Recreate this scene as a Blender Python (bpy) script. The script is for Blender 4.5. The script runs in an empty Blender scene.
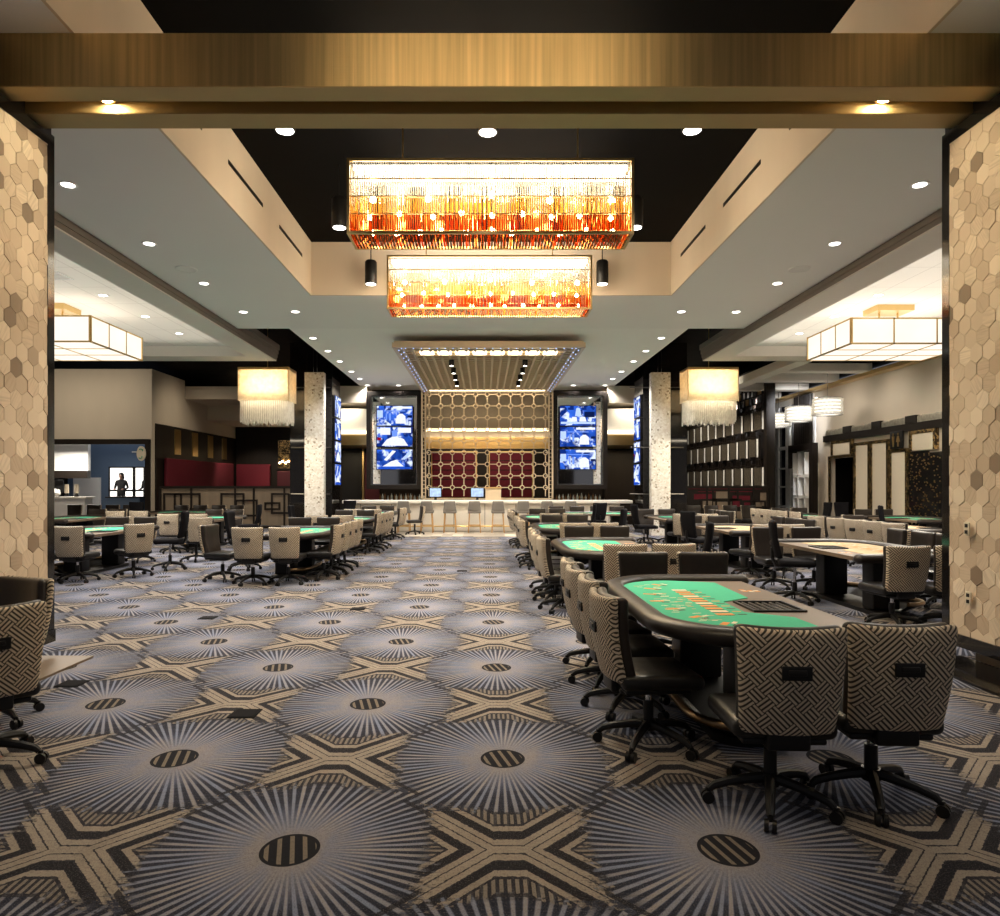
import bpy, bmesh, math, random
from mathutils import Vector, Matrix
PI = math.pi
random.seed(7)
SC = bpy.context.scene
COL = SC.collection
EYE = 1.6
# ------------------------------------------------------------------ node helpers
class E:
    """a float socket with arithmetic that grows Math nodes"""
    nt = None
    def __init__(s, k): s.k = k
    @staticmethod
    def op(o, *a, clamp=False):
        n = E.nt.nodes.new('ShaderNodeMath'); n.operation = o; n.use_clamp = clamp
        for i, v in enumerate(a):
            if isinstance(v, E): E.nt.links.new(v.k, n.inputs[i])
            else: n.inputs[i].default_value = v
        return E(n.outputs[0])
    def __add__(s, o): return E.op('ADD', s, o)
    __radd__ = __add__
    def __sub__(s, o): return E.op('SUBTRACT', s, o)
    def __rsub__(s, o): return E.op('SUBTRACT', o, s)
    def __mul__(s, o): return E.op('MULTIPLY', s, o)
    __rmul__ = __mul__
    def __truediv__(s, o): return E.op('DIVIDE', s, o)
    def floor(s): return E.op('FLOOR', s)
    def round(s): return E.op('ROUND', s)
    def fract(s): return E.op('FRACT', s)
    def abs(s): return E.op('ABSOLUTE', s)
    def sqrt(s): return E.op('SQRT', s)
    def sin(s): return E.op('SINE', s)
    def gt(s, o): return E.op('GREATER_THAN', s, o)
    def lt(s, o): return E.op('LESS_THAN', s, o)
    def max(s, o): return E.op('MAXIMUM', s, o)
    def min(s, o): return E.op('MINIMUM', s, o)
    def sat(s): return E.op('ADD', s, 0.0, clamp=True)
    def step(s, a, b): return ((s - a) * (1.0 / (b - a))).sat()      # linear ramp a..b
    def band(s, a, b): return s.gt(a) * s.lt(b)

def new_mat(name):
    m = bpy.data.materials.new(name); m.use_nodes = True
    nt = m.node_tree; nt.nodes.clear(); E.nt = nt
    out = nt.nodes.new('ShaderNodeOutputMaterial')
    return m, nt, out
def bsdf(nt, out, color=(.5, .5, .5), rough=.5, metal=0.0, spec=.5):
    b = nt.nodes.new('ShaderNodeBsdfPrincipled')
    b.inputs['Base Color'].default_value = (*color, 1)
    b.inputs['Roughness'].default_value = rough
    b.inputs['Metallic'].default_value = metal
    b.inputs['Specular IOR Level'].default_value = spec
    nt.links.new(b.outputs[0], out.inputs[0])
    return b
def coords(nt, kind='Object'):
    t = nt.nodes.new('ShaderNodeTexCoord')
    s = nt.nodes.new('ShaderNodeSeparateXYZ'); nt.links.new(t.outputs[kind], s.inputs[0])
    return t.outputs[kind], E(s.outputs[0]), E(s.outputs[1]), E(s.outputs[2])
def noise(nt, vec, scale, detail=2.0, vscale=None):
    if vscale:
        mp = nt.nodes.new('ShaderNodeMapping'); mp.inputs['Scale'].default_value = vscale
        nt.links.new(vec, mp.inputs[0]); vec = mp.outputs[0]
    n = nt.nodes.new('ShaderNodeTexNoise'); n.inputs['Scale'].default_value = scale
    n.inputs['Detail'].default_value = detail
    nt.links.new(vec, n.inputs['Vector'])
    return E(n.outputs[0])
def mixc(nt, f, a, b):
    n = nt.nodes.new('ShaderNodeMix'); n.data_type = 'RGBA'
    if isinstance(f, E): nt.links.new(f.k, n.inputs[0])
    else: n.inputs[0].default_value = f
    for i, c in ((6, a), (7, b)):
        if isinstance(c, tuple): n.inputs[i].default_value = (*c[:3], 1)
        else: nt.links.new(c, n.inputs[i])
    return n.outputs[2]
def combine(nt, a, b, c):
    n = nt.nodes.new('ShaderNodeCombineXYZ')
    for i, v in enumerate((a, b, c)):
        if isinstance(v, E): nt.links.new(v.k, n.inputs[i])
        else: n.inputs[i].default_value = v
    return n.outputs[0]
def bump(nt, b, h, strength=.2, dist=.01):
    n = nt.nodes.new('ShaderNodeBump'); n.inputs['Strength'].default_value = strength; n.inputs['Distance'].default_value = dist
    nt.links.new(h.k, n.inputs['Height']); nt.links.new(n.outputs[0], b.inputs['Normal'])

def plain(name, c, rough=.5, metal=0.0, var=.12, scale=6.0, spec=.5, vs=None, bmp=0.0):
    """a surface whose tone and gloss wander a little with noise"""
    m, nt, out = new_mat(name); b = bsdf(nt, out, c, rough, metal, spec)
    v, x, y, z = coords(nt)
    n = noise(nt, v, scale, 3, vs)
    nt.links.new(mixc(nt, n, tuple(k * (1 - var) for k in c), tuple(min(1, k * (1 + var)) for k in c)), b.inputs['Base Color'])
    nt.links.new((n * (.25 * rough) + rough * .87).k, b.inputs['Roughness'])
    if bmp: bump(nt, b, n, bmp)
    return m
def glow(name, c, strength, vary=0.0, scale=8.0):
    m, nt, out = new_mat(name)
    e = nt.nodes.new('ShaderNodeEmission'); e.inputs[0].default_value = (*c, 1); e.inputs[1].default_value = strength
    if vary:
        v, x, y, z = coords(nt); n = noise(nt, v, scale)
        nt.links.new(((n - .5) * (2 * vary * strength) + strength).k, e.inputs[1])
    nt.links.new(e.outputs[0], out.inputs[0])
    return m
def lit_glass(name, c, trans=.55, rough=.15, clear=.25):
    """crystal that light passes through: translucent + glossy + some clear"""
    m, nt, out = new_mat(name)
    t = nt.nodes.new('ShaderNodeBsdfTranslucent'); t.inputs[0].default_value = (*c, 1)
    g = nt.nodes.new('ShaderNodeBsdfGlossy'); g.inputs[0].default_value = (min(1, c[0] * 1.1), min(1, c[1] * 1.1), min(1, c[2] * 1.1), 1); g.inputs['Roughness'].default_value = rough
    k = nt.nodes.new('ShaderNodeBsdfTransparent'); k.inputs[0].default_value = (*c, 1)
    v, x, y, z = coords(nt)
    n = noise(nt, v, 9, 2)
    m1 = nt.nodes.new('ShaderNodeMixShader'); nt.links.new((n * .5 + (.75 - trans)).k, m1.inputs[0])
    nt.links.new(t.outputs[0], m1.inputs[1]); nt.links.new(g.outputs[0], m1.inputs[2])
    m2 = nt.nodes.new('ShaderNodeMixShader'); m2.inputs[0].default_value = clear
    nt.links.new(m1.outputs[0], m2.inputs[1]); nt.links.new(k.outputs[0], m2.inputs[2])
    nt.links.new(m2.outputs[0], out.inputs[0])
    return m

M = {}
# ---- carpet: sunburst medallions on a diamond grid, chevron crosses between them
def carpet():
    m, nt, out = new_mat('carpet'); b = bsdf(nt, out, (.2, .2, .2), .95, 0, .02)
    v, X, Y, Z = coords(nt)
    wob = noise(nt, v, 3.0, 3) - .5
    x = (X - .11) * (1 / .965); z = (Y - 4.06) * (1 / 1.02)
    a = (x + z) * .5; c = (x - z) * .5
    fa = a - a.round(); fc = c - c.round()
    lx = fa + fc; lz = fa - fc
    r = (lx * lx + lz * lz).sqrt()
    ang = E.op('ARCTAN2', lz, lx)
    NR = 76
    t = ang * (NR / (2 * PI)) + .5
    k = t.floor(); ft = (t.fract() - .5).abs() * 2           # 0 at ray centre, 1 between
    h = ((k * 12.9898).sin() * 43758.5453).fract()
    fine = noise(nt, v, 55, 2)
    streak = noise(nt, v, 9, 3, (1.0, .35, 1))
    streak2 = noise(nt, v, 16, 3, (.5, 3.0, 1))
    # field colour: taupe haze by the medallion, blue-grey farther out, near black between
    col = mixc(nt, (r + (streak - .5) * .6).step(.10, .42), (.26, .24, .245), (.165, .19, .29))
    col = mixc(nt, (r + (streak2 - .5) * .8).step(.40, .72) * .93, col, (.030, .032, .045))
    # rays
    rl = .54 + h * .26
    edge = .27 + (1 - (r * 1.15).sat()) * .18 - (h * 3.7).fract() * .12
    ray = (1 - ((ft - edge) * 5).sat()) * (1 - ((r - rl) * 7).sat()) * r.step(.13, .34)
    dark = ((ft - edge - .10) * 5).sat() * r.step(.18, .46) * (1 - ((r - rl - .06) * 7).sat())
    col = mixc(nt, dark * .86, col, (.015, .016, .025))
    raycol = mixc(nt, (h * 1.7).fract(), (.37, .335, .315), (.23, .265, .37))
    col = mixc(nt, ray * (.4 + fine * .75), col, raycol)
    # cross of chevrons, dissolving towards the ends of its arms
    ga = a - a.floor() - .5; gc = c - c.floor() - .5
    mx = (ga + gc).abs(); mz = (ga - gc).abs()
    s = (mz - (mx - .07).max(0.0)).abs()
    ext = mx.max(mz)
    far = (r + (streak - .5) * .22).step(.60, .64) * (1 - (ext + (streak2 - .5) * .30 + (fine - .5) * .2).step(.34, .42))
    hatch = (((ga + gc) * 30).fract().gt(.5)) * mz.gt(mx) + (((ga - gc) * 30).fract().gt(.5)) * (1 - mz.gt(mx))
    sj = s + (fine - .5) * .02
    inside = sj.lt(.345) * far
    col = mixc(nt, inside * .85, col, (.026, .023, .026))
    beige = (sj.lt(.085) + sj.band(.160, .205) + sj.band(.225, .32) * hatch * .7).sat()
    beige = beige * (1 - sj.band(.028, .038)) * far
    col = mixc(nt, beige, col, mixc(nt, streak, (.24, .20, .16), (.38, .325, .27)))
    core = sj.band(.095, .155) * far
    col = mixc(nt, core, col, (.018, .016, .018))
    # small light flecks where the fields run out
    fl = nt.nodes.new('ShaderNodeTexVoronoi'); fl.inputs['Scale'].default_value = 34; nt.links.new(v, fl.inputs['Vector'])
    col = mixc(nt, E(fl.outputs['Distance']).lt(.17) * r.gt(.64) * streak.gt(.52) * (1 - far) * .8, col, (.36, .29, .21))
    # dotted seam along the diamond
    seam = sj.lt(.02) * ext.gt(.38)
    col = mixc(nt, seam * .85, col, (.016, .015, .018))
    # striped disc
    disc = r.lt(.135)
    st = (((lx + lz * .28) * 17).fract()).lt(.36) * r.lt(.118)
    col = mixc(nt, disc, col, mixc(nt, st, (.016, .015, .017), (.20, .165, .13)))
    fib = noise(nt, v, 170, 2)
    col = mixc(nt, (fib - .50).sat() * 2.2, col, (.02, .02, .026))
    col = mixc(nt, (.46 - fib).sat() * 1.6 * (1 - disc), col, (.36, .33, .32))
    col = mixc(nt, (fine - .45).sat() * .8, col, (.02, .02, .025))
    nt.links.new(col, b.inputs['Base Color'])
    b.inputs['Sheen Weight'].default_value = .06; b.inputs['Sheen Roughness'].default_value = .5; b.inputs['Sheen Tint'].default_value = (.72, .80, 1, 1)
    bump(nt, b, fine, .35, .004)
    return m
M['carpet'] = carpet()

def maze_fabric():
    m, nt, out = new_mat('maze_fabric'); b = bsdf(nt, out, (.3, .25, .2), .62, 0, .35)
    v, X, Y, Z = coords(nt)
    u = (X + Z) * .7071 + 3.0; w = (X - Z) * .7071 + 3.0
    cs = 1 / .060
    cu = (u * cs).floor(); cw = (w * cs).floor()
    hsh = ((cu * 12.9898 + cw * 78.233).sin() * 43758.5453).fract()
    par = (((cu + cw) * .5).fract()).gt(.25)
    flip = (par + hsh.gt(.86)) * .5
    o = (flip.fract()).gt(.25)
    st = ((u * o + w * (1 - o)) * (cs * 3.0)).fract()
    line = (1 - (((st - .5).abs() - .23) * 12).sat())
    n = noise(nt, v, 14, 2); fz = noise(nt, v, 120, 2)
    light = mixc(nt, n, (.56, .455, .325), (.80, .68, .52))
    col = mixc(nt, line * (.72 + fz * .4), (.045, .036, .028), light)
    nt.links.new(col, b.inputs['Base Color']); bump(nt, b, line, .25, .003)
    return m
M['maze'] = maze_fabric()

def hex_tile():
    """tone and grain direction come from per-tile values stored on the faces"""
    m, nt, out = new_mat('hex_mosaic'); b = bsdf(nt, out, (.5, .4, .3), .55, 0, .3)
    at = nt.nodes.new('ShaderNodeAttribute'); at.attribute_name = 'tone'
    sp = nt.nodes.new('ShaderNodeSeparateXYZ'); nt.links.new(at.outputs['Vector'], sp.inputs[0])
    t, d = E(sp.outputs[0]), E(sp.outputs[1])
    v, X, Y, Z = coords(nt)
    ang = d * PI
    g = Y * E.op('COSINE', ang) + Z * E.op('SINE', ang)
    along = Z * E.op('COSINE', ang) - Y * E.op('SINE', ang)
    gv = combine(nt, g * 60, along * 4, t * 50)
    n = noise(nt, gv, 1.0, 3)
    r = nt.nodes.new('ShaderNodeValToRGB'); nt.links.new(t.k, r.inputs[0])
    e = r.color_ramp.elements
    e[0].position = 0; e[0].color = (.20, .15, .105, 1); e[1].position = 1; e[1].color = (.80, .68, .53, 1)
    for p, c in ((.05, (.27, .20, .14)), (.10, (.52, .41, .30)), (.5, (.64, .52, .39)), (.85, (.72, .60, .46))):
        q = e.new(p); q.color = (*c, 1)
    dk = (n - .5) * d.gt(.0) * 1.5
    c2 = mixc(nt, (dk + .08).sat() * .8, r.outputs[0], (.26, .19, .13))
    nt.links.new(c2, b.inputs['Base Color'])
    return m
M['hex'] = hex_tile()

def shell_tile():
    m, nt, out = new_mat('shell_mosaic'); b = bsdf(nt, out, (.6, .55, .5), .35, 0, .5)
    v, X, Y, Z = coords(nt)
    vo = nt.nodes.new('ShaderNodeTexVoronoi'); vo.inputs['Scale'].default_value = 19
    nt.links.new(v, vo.inputs['Vector'])
    sp = nt.nodes.new('ShaderNodeSeparateColor'); nt.links.new(vo.outputs['Color'], sp.inputs[0])
    k = E(sp.outputs[0])
    col = mixc(nt, k, (.72, .66, .57), (.95, .92, .86))
    col = mixc(nt, k.lt(.06), col, (.36, .30, .22))
    nt.links.new(col, b.inputs['Base Color'])
    return m
M['shell'] = shell_tile()

def brushed(name, c, rough=.3, horiz=True):
    m, nt, out = new_mat(name); b = bsdf(nt, out, c, rough, 1.0)
    v, X, Y, Z = coords(nt)
    n = noise(nt, v, 3.0, 4, (90, 90, .6) if not horiz else (.5, 90, 90))
    n2 = noise(nt, v, 1.2, 2)
    st = noise(nt, v, 1.0, 3, (26, .5, .5))  # vertical streaks for the base colour, standing in for smeared reflections
    nt.links.new(mixc(nt, (st * 1.6 - .45).sat() * .75 + n2 * .25, tuple(k * .66 for k in c), tuple(min(1, k * 1.3) for k in c)), b.inputs['Base Color'])
    nt.links.new((n * .2 + rough - .08).k, b.inputs['Roughness'])
    tg = nt.nodes.new('ShaderNodeTangent'); tg.direction_type = 'RADIAL'; tg.axis = 'X'; nt.links.new(tg.outputs[0], b.inputs['Tangent']); b.inputs['Anisotropic'].default_value = .85
    bump(nt, b, noise(nt, v, 1.0, 2, (70, 1, 1)) + noise(nt, v, 1.0, 2, (2, 200, 200)) * .5, .10, .01)
    return m
M['gold'] = brushed('brushed_gold', (.72, .54, .25), .42, False)
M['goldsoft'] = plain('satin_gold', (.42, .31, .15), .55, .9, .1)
M['midbeige'] = plain('taupe_wallcover', (.33, .28, .215), .8, 0, .08)
M['brass'] = plain('brass', (.70, .50, .22), .3, 1.0)
M['bronze'] = plain('bronze', (.30, .20, .11), .32, 1.0)
M['blackgloss'] = plain('black_gloss', (.010, .009, .009), .08, 0, .1)
M['deck'] = plain('dark_deck', (.0035, .003, .003), .6, 0, .5, 1.4, spec=.03)
M['soffit'] = plain('soffit_paint', (.80, .79, .765), .8, 0, .03, .6)
M['farceil'] = plain('far_ceiling_paint', (.84, .83, .80), .8, 0, .03, .6)
M['coffer'] = plain('coffer_fabric', (.66, .56, .44), .8, 0, .07, 2.5, vs=(1, 1, .2))
M['taupe'] = plain('taupe_trim', (.20, .165, .14), .7, 0, .08)
M['traypaint'] = plain('tray_paint', (.72, .68, .62), .8, 0, .03)
M['wallbeige'] = plain('beige_wallcover', (.60, .52, .42), .75, 0, .08, 1.5, vs=(1, 1, .4))
M['darkwall'] = plain('dark_wall', (.010, .008, .007), .55, 0, .3, spec=.2)
M['darkwood'] = plain('dark_wood', (.016, .0115, .009), .45, 0, .35, 5, spec=.22, vs=(1, 1, .1))
M['midwood'] = plain('greyed_wood', (.24, .185, .13), .5, 0, .25, 7, vs=(1, 1, .15))
M['brownwood'] = plain('brown_wood', (.22, .13, .07), .45, 0, .3, 6, vs=(.2, .2, 1.5))
M['leather'] = plain('black_leather', (.010, .009, .0085), .36, 0, .3, 22, spec=.32, bmp=.08)
M['brownleather'] = plain('dark_brown_leather', (.022, .0165, .013), .36, 0, .3, 22, spec=.36, bmp=.08)
M['blackplastic'] = plain('black_plastic', (.007, .0065, .0065), .42, 0, .2, spec=.3)
M['blackfabric'] = plain('black_fabric', (.008, .0075, .009), .9, 0, .3, 60, spec=.1)
M['rail'] = plain('dark_steel', (.22, .2, .18), .35, 1.0)
M['chrome'] = plain('chrome', (.65, .65, .66), .15, 1.0)
M['felt_green'] = plain('green_felt', (.085, .47, .29), .95, 0, .10, 40, spec=.1)
M['felt_tan'] = plain('tan_felt', (.56, .43, .27), .95, 0, .10, 40, spec=.1)
M['tablewood'] = plain('table_wood', (.15, .105, .068), .5, 0, .25, 6, vs=(2, .3, 1))
M['print_orange'] = plain('orange_print', (.72, .30, .08), .9, 0, .25, 90)
M['print_cream'] = plain('cream_print', (.75, .66, .48), .9, 0, .2, 90)
M['print_dark'] = plain('dark_print', (.05, .035, .02), .9)
M['red'] = plain('crimson_upholstery', (.13, .002, .014), .8, 0, .12, 18)
M['darkred'] = plain('dark_red_upholstery', (.06, .003, .009), .8, 0, .15, 18)
M['stone'] = plain('white_stone', (.80, .76, .69), .35, 0, .10, 2.5)
M['greyfabric'] = plain('grey_upholstery', (.17, .155, .14), .8, 0, .12, 30)
M['oak'] = plain('oak', (.42, .25, .10), .45, 0, .25, 8, vs=(1, 1, .2))
M['lattice'] = plain('champagne_lattice', (.62, .50, .35), .42, .25, .08)
M['blue'] = plain('slate_blue_paint', (.085, .13, .21), .8, 0, .05)
M['white'] = plain('white_paint', (.78, .77, .75), .6, 0, .03)
M['skin'] = plain('skin', (.35, .2, .14), .6)
M['cloth'] = plain('dark_cloth', (.010, .009, .010), .9)
M['hair'] = plain('black_hair', (.012, .01, .009), .6)
M['mirror'] = plain('mirror_glass', (.62, .62, .62), .05, 1.0, .04)
M['smoked'] = plain('bronze_glass', (.20, .17, .13), .12, .6, .2)
M['outlet'] = plain('ivory_plastic', (.62, .55, .42), .5)
M['green_mark'] = plain('green_enamel', (.02, .30, .17), .5)
M['panelcream'] = plain('cream_padded_panel', (.66, .58, .46), .8, 0, .06, 12)
M['bottle_amber'] = plain('amber_bottle', (.15, .075, .03), .1)
M['bottle_clear'] = plain('clear_bottle', (.45, .50, .50), .1)
M['night'] = plain('night_glass', (.03, .03, .045), .08)
def gold_mosaic():
    m, nt, out = new_mat('gold_mosaic'); b = bsdf(nt, out, (.2, .14, .06), .25, .8)
    v, X, Y, Z = coords(nt)
    vo = nt.nodes.new('ShaderNodeTexVoronoi'); vo.inputs['Scale'].default_value = 16; nt.links.new(v, vo.inputs['Vector'])
    sp = nt.nodes.new('ShaderNodeSeparateColor'); nt.links.new(vo.outputs['Color'], sp.inputs[0])
    nt.links.new(mixc(nt, E(sp.outputs[0]).step(.35, .9), (.05, .035, .02), (.62, .44, .20)), b.inputs['Base Color'])
    return m
M['mosaic'] = gold_mosaic()
def tray_tiles():
    m, nt, out = new_mat('ceiling_tile'); b = bsdf(nt, out, (.8, .78, .74), .85)
    v, X, Y, Z = coords(nt)
    g = ((X * (1 / .61)).fract().lt(.02) + (Y * (1 / 1.22)).fract().lt(.01)).sat()
    n = noise(nt, v, 60, 2)
    nt.links.new(mixc(nt, g * .8, mixc(nt, n, (.74, .71, .66), (.82, .79, .74)), (.45, .42, .38)), b.inputs['Base Color'])
    return m
M['acoustic'] = tray_tiles()
def plank_floor():
    m, nt, out = new_mat('striped_plank_floor'); b = bsdf(nt, out, (.5, .45, .4), .4)
    v, X, Y, Z = coords(nt)
    k = ((X * (1 / .34)).floor() + (Y * (1 / 1.1)).floor() * 7.3)
    h = ((k * 12.9898).sin() * 43758.5453).fract()
    n = noise(nt, v, 8, 3, (3, .4, 1))
    col = mixc(nt, h, (.07, .055, .045), (.55, .50, .42))
    nt.links.new(mixc(nt, n * .35, col, (.35, .3, .25)), b.inputs['Base Color'])
    return m
M['planks'] = plank_floor()
def screen_mat(seed):
    m, nt, out = new_mat('screen_picture'); e = nt.nodes.new('ShaderNodeEmission')
    v, X, Y, Z = coords(nt)
    sh = combine(nt, X + seed * 7.13, Z + seed * 3.7, Y * 0.0)
    n = noise(nt, sh, 2.3, 1.5); n2 = noise(nt, sh, 9, 2)
    q = nt.nodes.new('ShaderNodeTexVoronoi'); q.inputs['Scale'].default_value = 4.2; q.distance = 'CHEBYCHEV'; nt.links.new(sh, q.inputs['Vector'])
    qs = nt.nodes.new('ShaderNodeSeparateColor'); nt.links.new(q.outputs['Color'], qs.inputs[0])
    col = mixc(nt, (n * .6 + E(qs.outputs[0]) * .4 - .38).sat() * 3.0, (.004, .02, .16), (.03, .13, .70))
    w = ((n * .7 + n2 * .3 + (E(qs.outputs[1]) - .5) * .25 - .53) * 9).sat()
    col = mixc(nt, w, col, (.62, .70, .86))
    nt.links.new(col, e.inputs[0]); e.inputs[1].default_value = 1.3
    nt.links.new(e.outputs[0], out.inputs[0])
    return m
for n_, c_ in (('white', (.72, .76, .80)), ('pale', (.42, .55, .85)), ('light', (.14, .26, .75)), ('dark', (.004, .01, .06)), ('red', (.25, .0, .01)), ('blue', (.01, .06, .45))): M['scr_' + n_] = glow('screen_' + n_, c_, 1.25, .18, 14)
# lamps
WARM = (1.0, .80, .56)
M['lamp_disc'] = glow('downlight_lens', (1, .95, .86), 9)
M['bulb'] = glow('warm_bulb', (1, .74, .42), 42)
M['led_bar'] = glow('white_led_bar', (1, .94, .84), 7, .25, 5)
M['lantern_panel'] = glow('lantern_diffuser', (1, .90, .76), 1.15, .12, 1.6)
M['strip'] = glow('warm_strip_light', (1, .80, .52), 3.5)
M['canopy_lamp'] = glow('canopy_lamp', (1, .82, .56), 7)
M['beam_lamp'] = glow('beam_lamp', (1, .82, .5), 300)
M['backlit'] = glow('bright_window_light', (1, .95, .88), 1.7)
M['drum'] = glow('drum_lamp_inner', (1, .92, .8), 1.5, .5, 26)
M['fringe_light'] = glow('fringe_lamp', (1, .86, .64), 14)
M['pos_screen'] = glow('till_screen', (.55, .72, 1), 1.0, .6, 9)
M['led_dot'] = glow('cool_led', (.5, .62, 1), 1.4)
M['fringe_core'] = glow('fringe_lamp_core', (1, .85, .64), 9, .2, 6)
M['g_white'] = lit_glass('white_crystal', (.95, .93, .88))
M['g_clear'] = lit_glass('clear_crystal', (.90, .86, .78), .4, .1, .45)
M['g_amber'] = lit_glass('amber_crystal', (.95, .66, .24))
M['g_red'] = lit_glass('red_amber_crystal', (.62, .15, .03))
M['g_dim'] = lit_glass('dark_dimmed_crystal', (.20, .12, .06), .35, .12, .1)  # dark glass, colour deepened so the underside rods look less lit
M['g_bead'] = lit_glass('champagne_bead', (.97, .88, .74), .65, .2, .12)
# ------------------------------------------------------------------ mesh helpers
class MB:
    def __init__(s): s.v = []; s.f = []; s.mi = []; s.mats = []; s.xf = None
    def _m(s, m):
        m = M[m] if isinstance(m, str) else m
        if m not in s.mats: s.mats.append(m)
        return s.mats.index(m)
    def add(s, vs, fs, m):
        k = s._m(m); o = len(s.v)
        s.v += [tuple(s.xf @ Vector(p)) if s.xf else tuple(p) for p in vs]
        s.f += [tuple(i + o for i in f) for f in fs]; s.mi += [k] * len(fs)
        return s
    def box(s, x0, x1, y0, y1, z0, z1, m):
        vs = [(x, y, z) for z in (z0, z1) for y in (y0, y1) for x in (x0, x1)]
        return s.add(vs, [(0, 2, 3, 1), (4, 5, 7, 6), (0, 1, 5, 4), (2, 6, 7, 3), (0, 4, 6, 2), (1, 3, 7, 5)], m)
    def rbox(s, c, size, r, m, seg=2, cuts=(0, 0, 0), fn=None):
        """rounded box; fn deforms each point"""
        h = [k / 2 for k in size]; ax = []
        for i in range(3):
            n = [h[i] - r + r * math.sin(k / seg * PI / 2) * .999 for k in range(1, seg + 1)]
            inner = [-(h[i] - r) + 2 * (h[i] - r) * k / (cuts[i] + 1) for k in range(cuts[i] + 2)]
            ax.append([-q for q in reversed(n)] + inner + n)
        vs, idx, fs = [], {}, []
        def vid(p):
            q = tuple(round(k, 5) for k in p)
            if q not in idx:
                inn = [max(-(h[i] - r), min(h[i] - r, p[i])) for i in range(3)]
                d = Vector([p[i] - inn[i] for i in range(3)]); mx = max(abs(k) for k in d)
                if mx > 1e-9: d = d.normalized() * r if mx > r * .99 else d
                pp = [inn[i] + d[i] for i in range(3)]
                pp = [pp[i] + c[i] for i in range(3)]
                vs.append(fn(*pp) if fn else tuple(pp)); idx[q] = len(vs) - 1
            return idx[q]
        for a in range(3):
            b, cc = (a + 1) % 3, (a + 2) % 3
            for sg in (-1, 1):
                for i in range(len(ax[b]) - 1):
                    for j in range(len(ax[cc]) - 1):
                        q = []
                        for (u, w) in ((i, j), (i + 1, j), (i + 1, j + 1), (i, j + 1)):
                            p = [0, 0, 0]; p[a] = sg * h[a]; p[b] = ax[b][u]; p[cc] = ax[cc][w]
                            if abs(p[b]) > h[b] - r * .002: p[b] = math.copysign(h[b], p[b])
                            if abs(p[cc]) > h[cc] - r * .002: p[cc] = math.copysign(h[cc], p[cc])
                            q.append(vid(p))
                        if sg < 0: q.reverse()
                        fs.append(tuple(q))
        return s.add(vs, fs, m)
    def tube(s, path, r, m, n=8, close=False, prof=None, caps=True):
        """round (or elliptical, prof = (rx, rz)) bar along a path; r may be a list"""
        P = [Vector(p) for p in path]; N = len(P); vs, fs = [], []
        for i, p in enumerate(P):
            if close: t = (P[(i + 1) % N] - P[i - 1])
            else: t = P[min(i + 1, N - 1)] - P[max(i - 1, 0)]
            t.normalize()
            up = Vector((0, 0, 1)) if abs(t.z) < .95 else Vector((0, 1, 0))
            a = t.cross(up).normalized(); b = a.cross(t).normalized()
            rr = r[i] if isinstance(r, (list, tuple)) else r
            rx, rz = prof if prof else (rr, rr)
            for k in range(n):
                q = 2 * PI * k / n
                vs.append(tuple(p + a * (rx * math.cos(q)) + b * (rz * math.sin(q))))
        for i in range(N if close else N - 1):
            for k in range(n):
                a0 = i * n + k; a1 = i * n + (k + 1) % n; b0 = ((i + 1) % N) * n + k; b1 = ((i + 1) % N) * n + (k + 1) % n
                fs.append((a0, a1, b1, b0))
        if not close and caps: fs.append(tuple(range(n - 1, -1, -1))); fs.append(tuple((N - 1) * n + k for k in range(n)))
        return s.add(vs, fs, m)
    def cyl(s, x, y, z0, z1, r, m, n=16, r1=None):
        return s.tube([(x, y, z0), (x, y, z1)], [r, r if r1 is None else r1], m, n)
    def lathe(s, prof, m, n=20, c=(0, 0, 0)):
        vs, fs = [], []; K = len(prof)
        for i in range(n):
            q = 2 * PI * i / n
            for (r, z) in prof: vs.append((c[0] + r * math.cos(q), c[1] + r * math.sin(q), c[2] + z))
        for i in range(n):
            for k in range(K - 1):
                j = (i + 1) % n; fs.append((i * K + k, j * K + k, j * K + k + 1, i * K + k + 1))
        return s.add(vs, fs, m)
    def ball(s, c, r, m, n=10):
        rr = r if isinstance(r, (tuple, list)) else (r, r, r)
        vs, fs = [], []; R = n // 2
        for i in range(R + 1):
            t = PI * i / R
            for k in range(n):
                q = 2 * PI * k / n
                vs.append((c[0] + rr[0] * math.sin(t) * math.cos(q), c[1] + rr[1] * math.sin(t) * math.sin(q), c[2] + rr[2] * math.cos(t)))
        for i in range(R):
            for k in range(n): fs.append((i * n + k, (i + 1) * n + k, (i + 1) * n + (k + 1) % n, i * n + (k + 1) % n))
        return s.add(vs, fs, m)
    def prism(s, poly, z0, z1, m, axis='z'):
        n = len(poly)
        put = {'z': lambda a, b, c: (a, b, c), 'y': lambda a, b, c: (a, c, b), 'x': lambda a, b, c: (c, a, b)}[axis]
        vs = [put(a, b, z0) for a, b in poly] + [put(a, b, z1) for a, b in poly]
        fs = [tuple(range(n - 1, -1, -1)), tuple(range(n, 2 * n))] + [(i, (i + 1) % n, n + (i + 1) % n, n + i) for i in range(n)]
        return s.add(vs, fs, m)
    def frame(s, x0, x1, z0, z1, y0, y1, w, m):
        s.box(x0, x0 + w, y0, y1, z0, z1, m); s.box(x1 - w, x1, y0, y1, z0, z1, m)
        s.box(x0 + w, x1 - w, y0, y1, z0, z0 + w, m); s.box(x0 + w, x1 - w, y0, y1, z1 - w, z1, m); return s
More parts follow.
